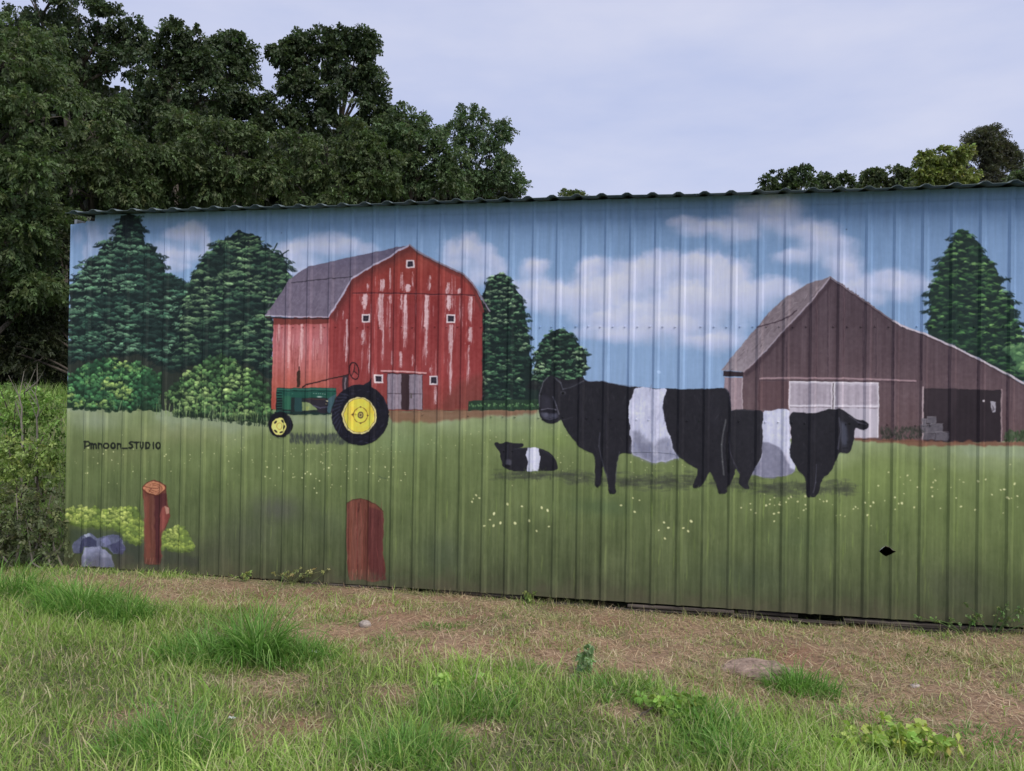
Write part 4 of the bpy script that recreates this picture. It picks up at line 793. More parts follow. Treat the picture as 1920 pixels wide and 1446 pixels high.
def straw_amount(x, y):
    a = 0
    for ox, oy in ((0, 0), (.14, .05), (-.12, .08), (.05, -.13), (-.06, -.10)):
        a = a + inside(STRAW_POLY, x+ox+.10*np.sin(5*y+3*x), y+oy+.07*np.sin(6*x-2*y))
    a = a/5.0
    sp = np.zeros(np.shape(x))
    for (px, py, rx, ry) in STRAW_SPOTS: sp = np.maximum(sp, np.exp(-(((x-px)/rx)**2+((y-py)/ry)**2)**1.5))
    a = a*np.clip(.80+.5*sp+.35*(hn(x, y, 8.3, 2.2)-.45), .5, 1)
    patch = hn(x, y, 3.3, 1.0)*hn(x, y, 7.7, 2.3)
    bare = np.zeros(np.shape(x))
    for px, r in (((500, 1285), .30), ((985, 1290), .0), ((560, 1190), .28), ((1180, 1340), .20), ((460, 1370), .22), ((560, 1360), .2), ((890, 1375), .16), ((260, 1350), .2), ((740, 1300), .18)):
        if r:
            q = gpt([px])[0]; bare = np.maximum(bare, np.exp(-(((x-q[0])/r)**2+((y-q[1])/(r*.8))**2)))
    return np.clip(np.maximum(a*(1-.35*(patch > .5)), bare*.85), 0, 1)
def build_ground():
    xs = np.unique(np.concatenate([np.linspace(-600, -20, 12), np.linspace(-20, -3.2, 30), np.arange(-3.2, 11.2, .06), np.linspace(11.4, 30, 24), np.linspace(35, 600, 12)]))
    ys = np.unique(np.concatenate([np.linspace(-600, -20, 10), np.linspace(-18, -8, 12), np.arange(-7.6, .6, .06), np.linspace(.8, 8, 26), np.linspace(9, 60, 26), np.linspace(70, 900, 14)]))
    X, Y = np.meshgrid(xs, ys); Z = gz(X, Y)
    v = np.stack([X, Y, Z], -1).reshape(-1, 3); w = len(xs)
    i = (np.arange(len(ys)-1)[:, None]*w+np.arange(w-1)[None]).ravel()
    f = np.stack([i, i+1, i+w+1, i+w], 1)
    s = straw_amount(v[:, 0], v[:, 1]); green = np.array([.12, .13, .055]); tan = np.array([.32, .215, .135])
    red = hn(v[:, 0], v[:, 1], 2.7, 1.9)[:, None]*hn(v[:, 0], v[:, 1], 6.4, .4)[:, None]; tan = tan*(1-red)+np.array([.25, .135, .082])*red; col = green+(tan-green)*s[:, None]
    m, t, p = new_mat('soil_and_thatch'); N = t.nodes.new; l = t.links.new
    a = N('ShaderNodeAttribute'); a.attribute_name = 'Col'; n = N('ShaderNodeTexNoise'); n.inputs['Scale'].default_value = 35; n.inputs['Detail'].default_value = 8; n.inputs['Roughness'].default_value = .7
    co = N('ShaderNodeTexCoord'); l(co.outputs['Object'], n.inputs['Vector'])
    mr = N('ShaderNodeMapRange'); mr.inputs[1].default_value = .3; mr.inputs[2].default_value = .7; mr.inputs[3].default_value = .45; mr.inputs[4].default_value = 1.45
    mu = N('ShaderNodeMixRGB'); mu.blend_type = 'MULTIPLY'; mu.inputs[0].default_value = 1
    l(n.outputs['Fac'], mr.inputs[0]); l(a.outputs['Color'], mu.inputs[1]); l(mr.outputs[0], mu.inputs[2]); l(mu.outputs[0], p.inputs['Base Color'])
    b = N('ShaderNodeBump'); b.inputs['Strength'].default_value = .8; b.inputs['Distance'].default_value = .02; l(n.outputs['Fac'], b.inputs['Height']); l(b.outputs[0], p.inputs['Normal']); p.inputs['Roughness'].default_value = .95
    o = mesh_np('ground', v, f, m, col=col, smooth=True)
    tag(o, 'grassy ground with a bare strip of dry straw along the shed wall', kind='structure')
build_ground()

# ================================================================ shed
RIB0, PITCH, RB, RT, RH = .804-4*.202, .202, .030, .012, .013
def rib_breaks(x0, x1):
    k = np.arange(math.floor((x0-RIB0)/PITCH)-1, math.ceil((x1-RIB0)/PITCH)+2)
    c = RIB0+k*PITCH
    b = np.concatenate([c-RB, c-RT, c+RT, c+RB]); b.sort()
    return b[(b > x0+1e-4) & (b < x1-1e-4)]
def prof(x, tol=0.0):
    d = np.abs((np.asarray(x, float)-RIB0+PITCH/2) % PITCH - PITCH/2)
    return -RH*np.clip((RB-d)/(RB-RT), 0, 1)-tol
def wall_uv(x, z): return np.stack([(x-X0)*S/CW, 1-(WALL_H-z)*S/CH], -1)
def patch_mesh(name, poly, mat, parent, off, holes=(), extra_z=()):
    """a sheet that follows the ribs, cut to an outline (x, z) with holes"""
    poly = [tuple(map(float, p)) for p in poly]
    pa = np.array(poly); x0, x1 = pa[:, 0].min(), pa[:, 0].max(); z0, z1 = pa[:, 1].min(), pa[:, 1].max()
    vs = [Vector(p) for p in poly]; n = len(vs); ed = [(i, (i+1) % n) for i in range(n)]
    for h in holes:
        m0 = len(vs); vs += [Vector(p) for p in h]; k = len(h); ed += [(m0+i, m0+(i+1) % k) for i in range(k)]
    for x in rib_breaks(x0, x1):
        m0 = len(vs); vs += [Vector((x, z0-.01)), Vector((x, z1+.01))]; ed.append((m0, m0+1))
    r = delaunay_2d_cdt(vs, ed, [], 0, 1e-5)
    v2 = np.array([tuple(v) for v in r[0]]); tri = np.array([list(f) for f in r[2] if len(f) == 3], int)
    c = v2[tri].mean(1)
    keep = inside(pa, c[:, 0], c[:, 1])
    for h in holes: keep &= ~inside(np.array(h, float), c[:, 0], c[:, 1])
    tri = tri[keep]; used = np.unique(tri); mp = np.full(len(v2), -1); mp[used] = np.arange(len(used)); tri = mp[tri]; v2 = v2[used]
    a, b, cc = v2[tri[:, 0]], v2[tri[:, 1]], v2[tri[:, 2]]
    area = (b[:, 0]-a[:, 0])*(cc[:, 1]-a[:, 1])-(b[:, 1]-a[:, 1])*(cc[:, 0]-a[:, 0])
    tri[area < 0] = tri[area < 0][:, ::-1]
    v = np.stack([v2[:, 0], prof(v2[:, 0], off), v2[:, 1]], 1)
    return mesh_np(name, v, tri, mat, parent, uv=wall_uv(v2[:, 0], v2[:, 1]))

def mural_material():
    lum = np.array(WALL_LIGHT)                      # brightness a white sheet shows on this wall, so paint is stored as reflectance
    g = np.clip(cv, 0, 255); m_ = g.mean(2, keepdims=True); g = g-(g-m_)*.05; g = np.clip((g+(g-112)*.07)*np.array([.985, .985, .955]), 0, 255)
    a = np.clip(lin(g)/lum, .004, .86)
    img = bpy.data.images.new('farm_mural_paint', CW, CH, float_buffer=True); img.colorspace_settings.name = 'Non-Color'
    px = np.ones((CH, CW, 4), np.float32); px[:, :, :3] = a[::-1]
    img.pixels.foreach_set(px.ravel()); img.update(); img.pack()
    m, t, p = new_mat('painted_sheet_metal'); N = t.nodes.new; l = t.links.new
    im = N('ShaderNodeTexImage'); im.image = img; im.interpolation = 'Cubic'; im.extension = 'EXTEND'
    uv = N('ShaderNodeUVMap'); uv.uv_map = 'UVMap'; l(uv.outputs[0], im.inputs[0])
    co = N('ShaderNodeTexCoord')
    # weathering: faint dust and rain streaks
    mp = N('ShaderNodeMapping'); mp.inputs['Scale'].default_value = (9, 1, .7); n = N('ShaderNodeTexNoise'); n.inputs['Scale'].default_value = 2.2; n.inputs['Detail'].default_value = 7; n.inputs['Roughness'].default_value = .65
    l(co.outputs['Object'], mp.inputs[0]); l(mp.outputs[0], n.inputs['Vector'])
    mr = N('ShaderNodeMapRange'); mr.inputs[1].default_value = .3; mr.inputs[2].default_value = .72; mr.inputs[3].default_value = .88; mr.inputs[4].default_value = 1.08; l(n.outputs['Fac'], mr.inputs[0])
    mu = N('ShaderNodeMixRGB'); mu.blend_type = 'MULTIPLY'; mu.inputs[0].default_value = 1; l(im.outputs['Color'], mu.inputs[1]); l(mr.outputs[0], mu.inputs[2]); 
    sx = N('ShaderNodeSeparateXYZ'); l(co.outputs['Object'], sx.inputs[0])
    n3 = N('ShaderNodeTexNoise'); n3.inputs['Scale'].default_value = 5; n3.inputs['Detail'].default_value = 8; n3.inputs['Roughness'].default_value = .7; l(co.outputs['Object'], n3.inputs['Vector'])
    ad = N('ShaderNodeMath'); ad.operation = 'MULTIPLY_ADD'; ad.inputs[1].default_value = .55; l(n3.outputs['Fac'], ad.inputs[0])
    hz = N('ShaderNodeMapRange'); hz.inputs[1].default_value = 0; hz.inputs[2].default_value = .5; hz.inputs[3].default_value = .12; hz.inputs[4].default_value = -.42; l(sx.outputs['Z'], hz.inputs[0]); l(hz.outputs[0], ad.inputs[2])
    st = N('ShaderNodeMapRange'); st.inputs[1].default_value = .22; st.inputs[2].default_value = .52; st.inputs[3].default_value = 0; st.inputs[4].default_value = .6; l(ad.outputs[0], st.inputs[0])
    dirt = N('ShaderNodeMixRGB'); dirt.inputs[2].default_value = (.13, .10, .07, 1); l(st.outputs[0], dirt.inputs[0]); l(mu.outputs[0], dirt.inputs[1]); l(dirt.outputs[0], p.inputs['Base Color'])
    p.inputs['Roughness'].default_value = .62; p.inputs['Specular IOR Level'].default_value = .25
    n2 = N('ShaderNodeTexNoise'); n2.inputs['Scale'].default_value = 2.5; n2.inputs['Detail'].default_value = 3; l(co.outputs['Object'], n2.inputs['Vector'])
    b = N('ShaderNodeBump'); b.inputs['Strength'].default_value = .25; b.inputs['Distance'].default_value = .03; l(n2.outputs['Fac'], b.inputs['Height']); l(b.outputs[0], p.inputs['Normal'])
    return m
WALL_LIGHT = (.745, .755, .715)
paint_all()
PAINT = mural_material()
WX0, WX1, DEPTH = 0.0, 9.35, 6.0
wp = lambda pts: [tuple(p) for p in wall_pt(pts)]

R0 = np.random.default_rng(4)
def build_shed():
    shed = empty('metal_shed', (4.6, 3.0, 0)); tag(shed, 'corrugated metal shed with a farm mural on its wall and dark ribbed roof', 'shed')
    hole = wp([(1648, 1033.5), (1653, 1028), (1660, 1024.5), (1668, 1027), (1673, 1032), (1679.5, 1033.5), (1673, 1037), (1668, 1040.5), (1661, 1043.5), (1655, 1040)])
    notch_x = wall_pt([(178.5, 410)])[0][0]; notch = wall_pt([(137, 421.5), (160, 420), (168, 416), (178, 415)])[:, 1]
    edges = [WX0]; k = 0
    while edges[-1] < WX1-.3:
        k += 1; edges.append(min(WX0+.075+.808*k, WX1))
    for i, (a, b) in enumerate(zip(edges[:-1], edges[1:])):
        if i == 0:
            pl = [(a, .004), (b, 0), (b, WALL_H), (notch_x, WALL_H), (notch_x-.004, notch[3]), (a+.16, notch[2]+.01), (a+.145, notch[2]-.012), (a+.12, notch[1]+.012), (a, notch[0])]
        else: pl = [(a, 0), (b, 0), (b, WALL_H), (a, WALL_H)]
        hs = [hole] if a < hole[0][0] < b else []
        patch_mesh('wall_panel', pl, PAINT, shed, .0006*(i % 2), hs)
    # upper strip lapped over the sheets below the eave
    for a, b in ((2.83, 4.9), (4.9, 7.1), (7.1, WX1)):
        patch_mesh('eave_strip', [(a, WALL_H-.088), (b, WALL_H-.088-.003), (b, WALL_H-.001), (a, WALL_H-.001)], PAINT, shed, .0055)
    # bent lip of the torn hole
    h = np.array(hole); hx, hz = h[:, 0], h[:, 1]
    top = np.array([(x, prof(x), z) for x, z in h[:6]]); lip = top+np.array([0, -.016, .004])+np.stack([0*hx[:6], R0.uniform(-.006, 0, 6), R0.uniform(-.004, .006, 6)], 1); lip[[0, -1]] = top[[0, -1]]+(0, -.001, 0)
    v = np.concatenate([top, lip]); f = np.array([[j, j+1, 6+j+1, 6+j] for j in range(5)])
    mesh_np('torn_lip', v, f, WHITE_SCRAP, shed)
    # the painted figures: coats of paint lying on the sheets
    def coat(name, px, off, label, parent=shed):
        q = np.array(wp(px)); q[:, 0] = np.clip(q[:, 0], WX0+.002, WX1-.002); q[:, 1] = np.clip(q[:, 1], .004, WALL_H-.095 if q[:, 0].max() > 2.8 else WALL_H-.012)
        if q[:, 0].min() < notch_x and q[:, 1].max() > notch[0]-.02: q[:, 1] = np.where(q[:, 0] < notch_x+.02, np.minimum(q[:, 1], notch[0]-.03), q[:, 1])
        o = patch_mesh(name, q, PAINT, parent, off); tag(o, label); return o
    coat('painted_tree', OUT['big_fir'], .0014, 'painted dark green fir reaching the eave, leftmost in the mural')
    coat('painted_tree', OUT['round_fir'], .0018, 'painted rounded dark fir between the tall fir and the red barn')
    coat('painted_tree', OUT['column_fir'], .0014, 'painted narrow evergreen right of the red barn')
    coat('painted_tree', OUT['small_fir'], .0014, 'painted low evergreen behind the head of the largest cow')
    coat('painted_tree', OUT['tall_cypress'], .0014, 'painted tall evergreen above the brown barn roof')
    coat('painted_bush', OUT['round_bush'], .0022, 'painted bright green bush under the tall fir')
    coat('painted_bush', OUT['wide_bush'], .0026, 'painted bush with pale stems in front of the tractor')
    b = coat('painted_barn', OUT['barn'], .0022, 'painted red gambrel barn with flaking white streaks')
    for w in OUT['barn_window']: coat('painted_window', w, .0025, None, b)
    for w in OUT['barn_door']: coat('painted_door', w, .0025, None, b)
    b2 = coat('painted_barn', OUT['brown_barn'], .0018, 'painted brown barn with white sliding doors and a lean-to')
    for w in OUT['barn_sliding_door']: coat('painted_door', w, .0021, None, b2)
    coat('painted_doorway', OUT['barn_opening'][0], .0021, 'dark open bay with hay bales', b2)
    t = coat('painted_tractor', OUT['tractor'], .0030, 'painted green tractor with yellow wheels')
    coat('painted_wheel', OUT['tractor_wheel'][0], .0033, 'large yellow rear wheel', t); coat('painted_wheel', OUT['tractor_wheel'][1], .0033, 'small yellow front wheel', t)
    coat('painted_cow', OUT['cow_facing_right'], .0022, 'painted white belted black cow facing right by the brown barn')
    coat('painted_cow', OUT['large_cow'], .0026, 'largest painted black cow with white belt, looking left')
    coat('painted_calf', OUT['calf'], .0018, 'painted black calf with white belt lying in the grass')
    coat('painted_bush', OUT['flowering_bush'], .0014, 'painted yellow green bush above the painted rocks')
    coat('painted_bush', OUT['small_flowering_bush'], .0014, 'painted yellow green bush right of the sawn post')
    coat('painted_rock', OUT['rock_back'], .0018, 'painted blue grey rocks behind the front rock'); coat('painted_rock', OUT['rock_front'], .0022, 'painted pale blue grey rock in front')
    coat('painted_post', OUT['sawn_post'], .0026, 'painted brown post with sawn top and branch stub'); coat('painted_post', OUT['broken_stump'], .0018, 'painted wide reddish brown post with slanted top')
    coat('painted_lettering', OUT['signature'], .0014, 'black hand lettered signature on the painted grass')
    # screw rows
    V, F, o = [], [], 0
    for zrow, jit, prob in ((float(wall_pt([(1300, 612.5)])[0, 1]), .003, .95), (float(wall_pt([(1700, 797)])[0, 1]), .004, .5)):
        for kx in range(int((WX1-RIB0)/PITCH)+1):
            for s in (-.052, .052):
                x = RIB0+kx*PITCH+s
                if x < WX0+.03 or x > WX1-.03 or random.random() > prob: continue
                z = zrow+random.uniform(-jit, jit); y = prof(x); th = np.arange(6)*np.pi/3
                ring = lambda r, d: np.stack([x+r*np.cos(th), np.full(6, y-d), z+r*np.sin(th)], 1)
                v = np.concatenate([ring(.0075, .003), ring(.006, .009)])
                V.append(v); F += [[o+j, o+(j+1) % 6, o+6+(j+1) % 6, o+6+j] for j in range(6)]+[[o+6, o+7, o+8, o+9], [o+6, o+9, o+10, o+11]]; o += 12
    V = np.concatenate(V); s = mesh_np('screw_heads', V, np.array(F), PAINT, shed, uv=wall_uv(V[:, 0], V[:, 2])); s['kind'] = 'stuff'
    # roof sheets with a front overhang
    RX0, RX1, YF, ZF = .07, 9.5, -.17, 3.288
    redges = list(np.arange(RX0, RX1, .808))+[RX1]
    pr = lambda x: .019*np.clip((.045-np.abs((x-.155+PITCH/2) % PITCH-PITCH/2))/(.045-.014), 0, 1)
    for i, (a, b) in enumerate(zip(redges[:-1], redges[1:])):
        if b-a < .05: continue
        k = np.arange(-2, 60); c = .155+k*PITCH; br = np.sort(np.concatenate([c-.045, c-.014, c+.014, c+.045])); br = br[(br > a) & (br < b)]
        xs = np.concatenate([[a], br, [b]]); n = len(xs); lift = .0008*(i % 2)
        sag = .004*np.sin(xs*1.7)+.003*np.sin(xs*4.1)
        rows = []
        for y, dz in ((YF, 0), (.0, .0175), (3.0, .19), (DEPTH+.2, .38)):
            rows.append(np.stack([xs, np.full(n, y), ZF+dz+pr(xs)+lift+sag*(1 if y < .1 else .5)], 1))
        top = np.concatenate(rows); bot = top-np.array([0, 0, .0035])
        # front edge hangs down a little (rolled drip lip)
        v = np.concatenate([top, bot]); m = 4*n; F = []
        for r in range(3):
            for j in range(n-1):
                q = r*n+j; F += [[q, q+1, q+n+1, q+n], [m+q, m+q+n, m+q+n+1, m+q+1]]
        for j in range(n-1): F.append([j, m+j, m+j+1, j+1])
        mesh_np('roof_panel', v, np.array(F), ROOF, shed)
    # plate and purlin behind the eave, end and back walls
    boxes('side_wall', [((.02, DEPTH/2+.03, 1.62), (.03, DEPTH, 3.3))], SIDING, shed)
    boxes('side_wall', [((WX1-.02, DEPTH/2+.03, 1.62), (.03, DEPTH, 3.3))], SIDING, shed)
    boxes('back_wall', [((WX1/2, DEPTH+.02, 1.7), (WX1-.02, .03, 3.5))], SIDING, shed)
    boxes('wall_girt', [((WX1/2, .05, z), (WX1-.1, .05, .09)) for z in (.6, 1.6, 3.1)], DARK, shed)
    # rotten sill timbers in the gap under the sheets
    rr = random.Random(5)
    x0 = 1.3
    while x0 < 9.2:
        ln = rr.uniform(.5, 1.5); x1 = min(x0+ln, 9.3); zt = -.010-rr.uniform(0, .012); gap = float(np.interp((x0+x1)/2, [1.3, 3, 4.5, 9.3], [.02, .03, .05, .085]))
        for lev in range(1 if gap < .04 else (2 if gap < .08 else 3)):
            th = rr.uniform(.014, .028); ex = rr.uniform(-.25, .2)
            rot = Matrix.Rotation(rr.uniform(-.014, .014), 4, 'Y') @ Matrix.Rotation(rr.uniform(-.02, .02), 4, 'Z') @ Matrix.Rotation(rr.uniform(-.3, .3), 4, 'X')
            boxes('sill_timber', [(((x0+x1)/2+ex, rr.uniform(.012, .05), zt-.034*lev-th/2), (ln*rr.uniform(.55, 1.1), .045, th), rot)], WOOD, shed, .004)
        x0 = x1-rr.uniform(-.05, .2)
    # shredded lining at the torn corner
    V, F, o = [], [], 0
    for i in range(9):
        x = notch_x-.03-rr.random()*.05; z = notch[2]+rr.uniform(-.01, .03); v, f = tube_np([(x, -.004, z), (x+rr.uniform(-.015, .015), -.012, z+.015), (x+rr.uniform(-.025, .025), -.016, z+rr.uniform(0, .035))], [.005, .006, .002], 5)
        V.append(v); F.append(f+o); o += len(v)
    mesh_np('torn_lining', np.concatenate(V), np.concatenate(F), WHITE_SCRAP, shed)
build_shed()

# ================================================================ foliage
R = np.random.default_rng(21)
def unit(v): return v/(np.linalg.norm(v, axis=-1, keepdims=True)+1e-9)
def sprays(pos, axis, size, leafL, leafW, nleaf=10, droop=.35, col=(.06, .09, .03), var=.3, yellow=.25):
    """little twigs of folded leaves: pos, axis (N,3); returns vertices, quads, colours"""
    n = len(pos); axis = unit(axis); rnd = R.normal(size=(n, 3)); side = unit(np.cross(axis, rnd)); 
    k = np.arange(nleaf); t = (k//2+.6)/(nleaf/2); sg = np.where(k % 2 == 0, 1., -1.)
    base = pos[:, None]+axis[:, None]*(t*size)[None, :, None]+np.array([0, 0, -1.])*(t**2*size*droop)[None, :, None]
    d = axis[:, None]*.55+side[:, None]*(sg*.85)[None, :, None]+np.array([0, 0, -droop])+R.normal(size=(n, nleaf, 3))*.28
    d = unit(d); nrm = unit(np.cross(d, unit(np.cross(axis, side))[:, None]+R.normal(size=(n, nleaf, 3))*.5)); 
    Ls = leafL*R.uniform(.65, 1.25, (n, nleaf, 1)); Ws = leafW*R.uniform(.7, 1.2, (n, nleaf, 1)); up = unit(np.cross(nrm, d))
    a = base; c = base+d*Ls+np.array([0, 0, -1.])*Ls*.22
    m = base+d*Ls*.5+up*Ls*.05
    v = np.stack([a, m+nrm*Ws, c, m-nrm*Ws], 2).reshape(-1, 3)
    f = np.arange(n*nleaf*4).reshape(-1, 4)
    base_c = np.asarray(col)[None]*(1+var*R.normal(size=(n, 1)).clip(-1.6, 1.9))
    base_c = base_c*(1+np.concatenate([np.abs(R.normal(size=(n, 1)))*yellow, np.abs(R.normal(size=(n, 1)))*yellow*.6, np.zeros((n, 1))], 1))
    cc = np.repeat(base_c, nleaf*4, 0)*R.uniform(.85, 1.15, (n*nleaf, 1)).repeat(4, 0)
    return v, f, np.clip(cc, .004, .6)
def lobe_world(lobes, D):
    a = np.array([tuple(q)+(0,)*(4-len(q)) for q in lobes], float); dd = D+a[:, 3]
    return at_depth(a[:, :2], dd*np.ones(len(a))), a[:, 2]*dd/FPX
def crown_points(C0, Rr, dens, clump=.24, squash=.8, dn=19):
    P_, A_ = [], []
    for c, r in zip(C0, Rr):
        nc = int(7+dn*(r/clump*.24)**2) if r > clump else 6
        dirs = unit(R.normal(size=(nc, 3))+np.array([0, -.3, .25]))
        cc = c+dirs*(r*(R.uniform(.2, 1.0, (nc, 1))**.6)*R.choice([1, 1, 1, 1.16], (nc, 1)))*np.array([1, 1, squash]); cr = np.minimum(clump*R.uniform(.45, 1.2, nc), r*.7)
        for q, s, d in zip(cc, cr, dirs):
            m = int(dens*1.5*(s/clump)**2*R.uniform(.7, 1.3))+3
            dv = unit(R.normal(size=(m, 3))); p = q+dv*(s*R.uniform(.2, 1.0, (m, 1)))*np.array([1, 1, .55])
            P_.append(p); A_.append(unit(dv*.8+d*.7+np.array([0, 0, .05])))
    return np.concatenate(P_), np.concatenate(A_)
def tree(name, lobes, D, label, group, col, leaf=.11, dens=26, trunk_px=None, trunk_r=.16, droop=.4, clump=.24, yellow=.12, nleaf=10, bark=BARK, wid=.30, dn=19):
    if D > 30:                            # the lower crown, mostly hidden by the roof from where the photo was taken
        mx = sum(q[0] for q in lobes)/len(lobes); my = max(q[1] for q in lobes); sp = max(14, max(q[0] for q in lobes)-mx)
        lobes = list(lobes)+[(mx+R.uniform(-.75, .75)*sp, my+20+k*13, max(9, sp*.5)) for k in range(7)]
    C0, Rr = lobe_world(lobes, D)
    cx, cy = C0[:, 0].mean(), C0[:, 1].mean()
    if trunk_px is not None:
        q = at_depth([(trunk_px, 600)], D)[0]; cx, cy = q[0], q[1]
    cy += .1
    base = np.array([cx, cy, float(gz(cx, cy))-.1]); topz = C0[:, 2].max()
    t = empty(name, tuple(base+(0, 0, .1))); tag(t, label, 'tree', group)
    leaf = leaf*.54; p, a = crown_points(C0, Rr, dens*.78, clump, dn=dn)
    v, f, c = sprays(p, a, leaf*2.3, leaf, leaf*wid, nleaf, droop, col, .3, yellow)
    mesh_np('crown', v, f, LEAF, t, col=c)
    parts = []
    th = np.linspace(0, 1, 7); spine = base+np.array([0, 0, 1])*((topz-base[2])*.9*th)[:, None]+np.stack([np.sin(th*4+cx)*.18, np.cos(th*3+cx)*.15, 0*th], 1)*th[:, None]
    top_c = C0[np.argmax(C0[:, 2])]; spine += (np.array([top_c[0]-cx, top_c[1]-cy, 0])*.8)*(th**2)[:, None]
    parts.append(tube_np(spine, trunk_r*(1-.8*th), 9)); V, F = parts[0]
    mesh_np('trunk', V, F, bark, t, smooth=True)
    limbs = []
    for q, r in zip(C0, Rr):
        hz = np.clip((q[2]-r*.9-base[2])/(topz-base[2]), .12, .85); s = spine[min(int(hz*6/.9), 6)]; tt = np.linspace(0, 1, 5)[:, None]
        mid = (s+q)/2+np.array([0, 0, .15*r]); cur = (1-tt)**2*s+2*tt*(1-tt)*mid+tt**2*q
        limbs.append(tube_np(cur, trunk_r*.32*(1-.75*tt[:, 0]), 6))
        for _ in range(3):
            e = q+unit(R.normal(size=3))*r*.75; limbs.append(tube_np([cur[3], (cur[3]+e)/2+(0, 0, .08*r), e], [trunk_r*.12, trunk_r*.08, trunk_r*.03], 5))
    V, F = join(limbs); mesh_np('limbs', V, F, bark, t)['kind'] = 'stuff'
    return t

G_L = 'trees standing behind the left part of the shed'; G_R = 'trees seen over the right part of the roof'
OL, OD, OY, OG = (.084, .120, .052), (.062, .092, .046), (.2, .22, .08), (.088, .130, .054)
tree('leafy_tree', [(-90, 80, 110, .5), (10, 120, 85), (70, 90, 60, .6), (-60, 230, 110), (60, 210, 75, -.3), (95, 150, 45, .4), (-20, 330, 95), (70, 320, 70, -.4), (20, 430, 90, -.3), (95, 420, 50), (30, 540, 80, .2), (90, 540, 45, .3)], 13, 'tall light green tree at the left edge, nearest of the wood', G_L, OG, .12, 30, -45, .17)
tree('leafy_tree', [(60, -10, 80), (150, 25, 62), (205, 45, 45), (245, 62, 26), (170, 100, 62), (110, 100, 70), (225, 120, 38), (262, 96, 20, .5)], 19, 'dark tall tree cut by the top edge of the photo', G_L, OD, .14, 24, 150, .2, wid=.36, clump=.22, dn=14)
tree('leafy_tree', [(328, 68, 22), (362, 76, 22), (305, 105, 30), (350, 115, 34), (385, 120, 20), (285, 150, 30), (335, 165, 45), (395, 175, 30), (280, 210, 45), (350, 220, 45)], 18, 'ragged dark tree with a forked top, left of the sky notch', G_L, OD, .14, 23, 335, .16, wid=.36, clump=.2, dn=14)
tree('leafy_tree', [(432, 76, 20), (452, 100, 24), (468, 125, 20), (408, 90, 14), (425, 130, 28), (460, 160, 22), (478, 190, 18), (430, 190, 34), (505, 215, 18), (470, 240, 36), (420, 235, 36)], 19.5, 'open airy tree top just left of the sky notch', G_L, OD, .14, 22, 450, .1, wid=.36, clump=.2, dn=13)
tree('leafy_tree', [(528, 98, 22), (560, 84, 24), (600, 72, 22), (640, 70, 22), (672, 78, 24), (697, 100, 18), (550, 120, 32), (605, 115, 36), (660, 125, 36), (700, 140, 22), (712, 175, 16), (580, 170, 44), (645, 180, 46), (700, 205, 24), (545, 200, 40), (560, 240, 46), (630, 250, 50)], 20, 'broad round topped tree standing highest right of the sky notch', G_L, OD, .145, 26, 610, .12, wid=.36, clump=.22, dn=16)
tree('leafy_tree', [(180, 230, 70), (110, 300, 65, -.4), (230, 290, 62, -.3), (170, 350, 66, -.5), (290, 300, 55), (250, 360, 50, -.3), (130, 410, 45)], 15, 'olive tree with drooping sprays above the left end of the roof', G_L, OL, .13, 30, 190, .15, droop=.6)
tree('leafy_tree', [(350, 250, 60), (410, 290, 62, -.4), (330, 320, 55, -.3), (460, 270, 50), (400, 350, 55, -.4), (480, 340, 48, -.3), (330, 375, 40)], 16, 'mid green tree over the roof below the forked tree', G_L, OL, .13, 30, 400, .15, droop=.5)
tree('leafy_tree', [(540, 290, 55), (600, 300, 58, -.3), (660, 280, 50), (560, 350, 50, -.4), (640, 350, 52, -.4), (700, 300, 48), (710, 350, 40, -.3)], 17, 'bushy tree over the roof below the broad round tree', G_L, OL, .13, 30, 620, .15)
tree('leafy_tree', [(735, 230, 22), (765, 222, 24), (745, 270, 38), (790, 265, 34), (830, 290, 34), (780, 320, 42), (840, 340, 38), (740, 340, 36)], 18.5, 'lower tree sloping down right of the broad round tree', G_L, (.092, .138, .066), .14, 27, 770, .13)
tree('leafy_tree', [(885, 230, 26), (925, 250, 26), (850, 255, 24), (885, 275, 36), (930, 295, 28), (865, 320, 38), (915, 335, 34), (955, 340, 22), (975, 352, 10)], 20, 'pale edged tree at the right end of the wood, meeting the roofline', G_L, (.102, .155, .082), .13, 23, 890, .13)
tree('leafy_tree', [(30, 590, 60), (95, 600, 45, .4), (60, 660, 55), (115, 680, 40, .6), (-40, 640, 70), (110, 470, 40, .8)], 13.5, 'shaded low tree in the dark gap left of the wall', G_L, (.04, .05, .024), .11, 26, 160, .09)  # leaf colour lowered, so the shade of the gap is partly painted in
tree('leafy_tree', [(1440, 343, 12), (1470, 330, 15), (1500, 328, 16), (1515, 345, 12), (1480, 352, 18), (1450, 356, 12)], 38, 'thin see-through tree top over the roof, leftmost of that row', G_R, OD, .24, 12, 1478, .14, clump=.3, wid=.4, dn=9)
tree('leafy_tree', [(1545, 342, 12), (1560, 350, 10), (1535, 352, 9), (1583, 337, 9), (1590, 344, 6)], 40, 'small twin tufted tree top between the thin one and the clump', G_R, OD, .24, 15, 1550, .12, clump=.26, wid=.4, dn=9)
tree('leafy_tree', [(1640, 330, 16), (1675, 325, 17), (1700, 332, 14), (1655, 350, 18), (1690, 350, 18), (1625, 352, 12)], 42, 'dark low tree clump over the roof left of the yellow green tree', G_R, (.09, .12, .06), .25, 20, 1665, .14, clump=.3, wid=.4, dn=13)
tree('leafy_tree', [(1740, 305, 16), (1765, 295, 22), (1790, 300, 22), (1755, 330, 24), (1800, 335, 26), (1725, 340, 16), (1775, 350, 24)], 36, 'yellow green tree over the roof in front of the tall pine', G_R, (.19, .23, .075), .24, 24, 1770, .14, clump=.3, wid=.38, dn=15)
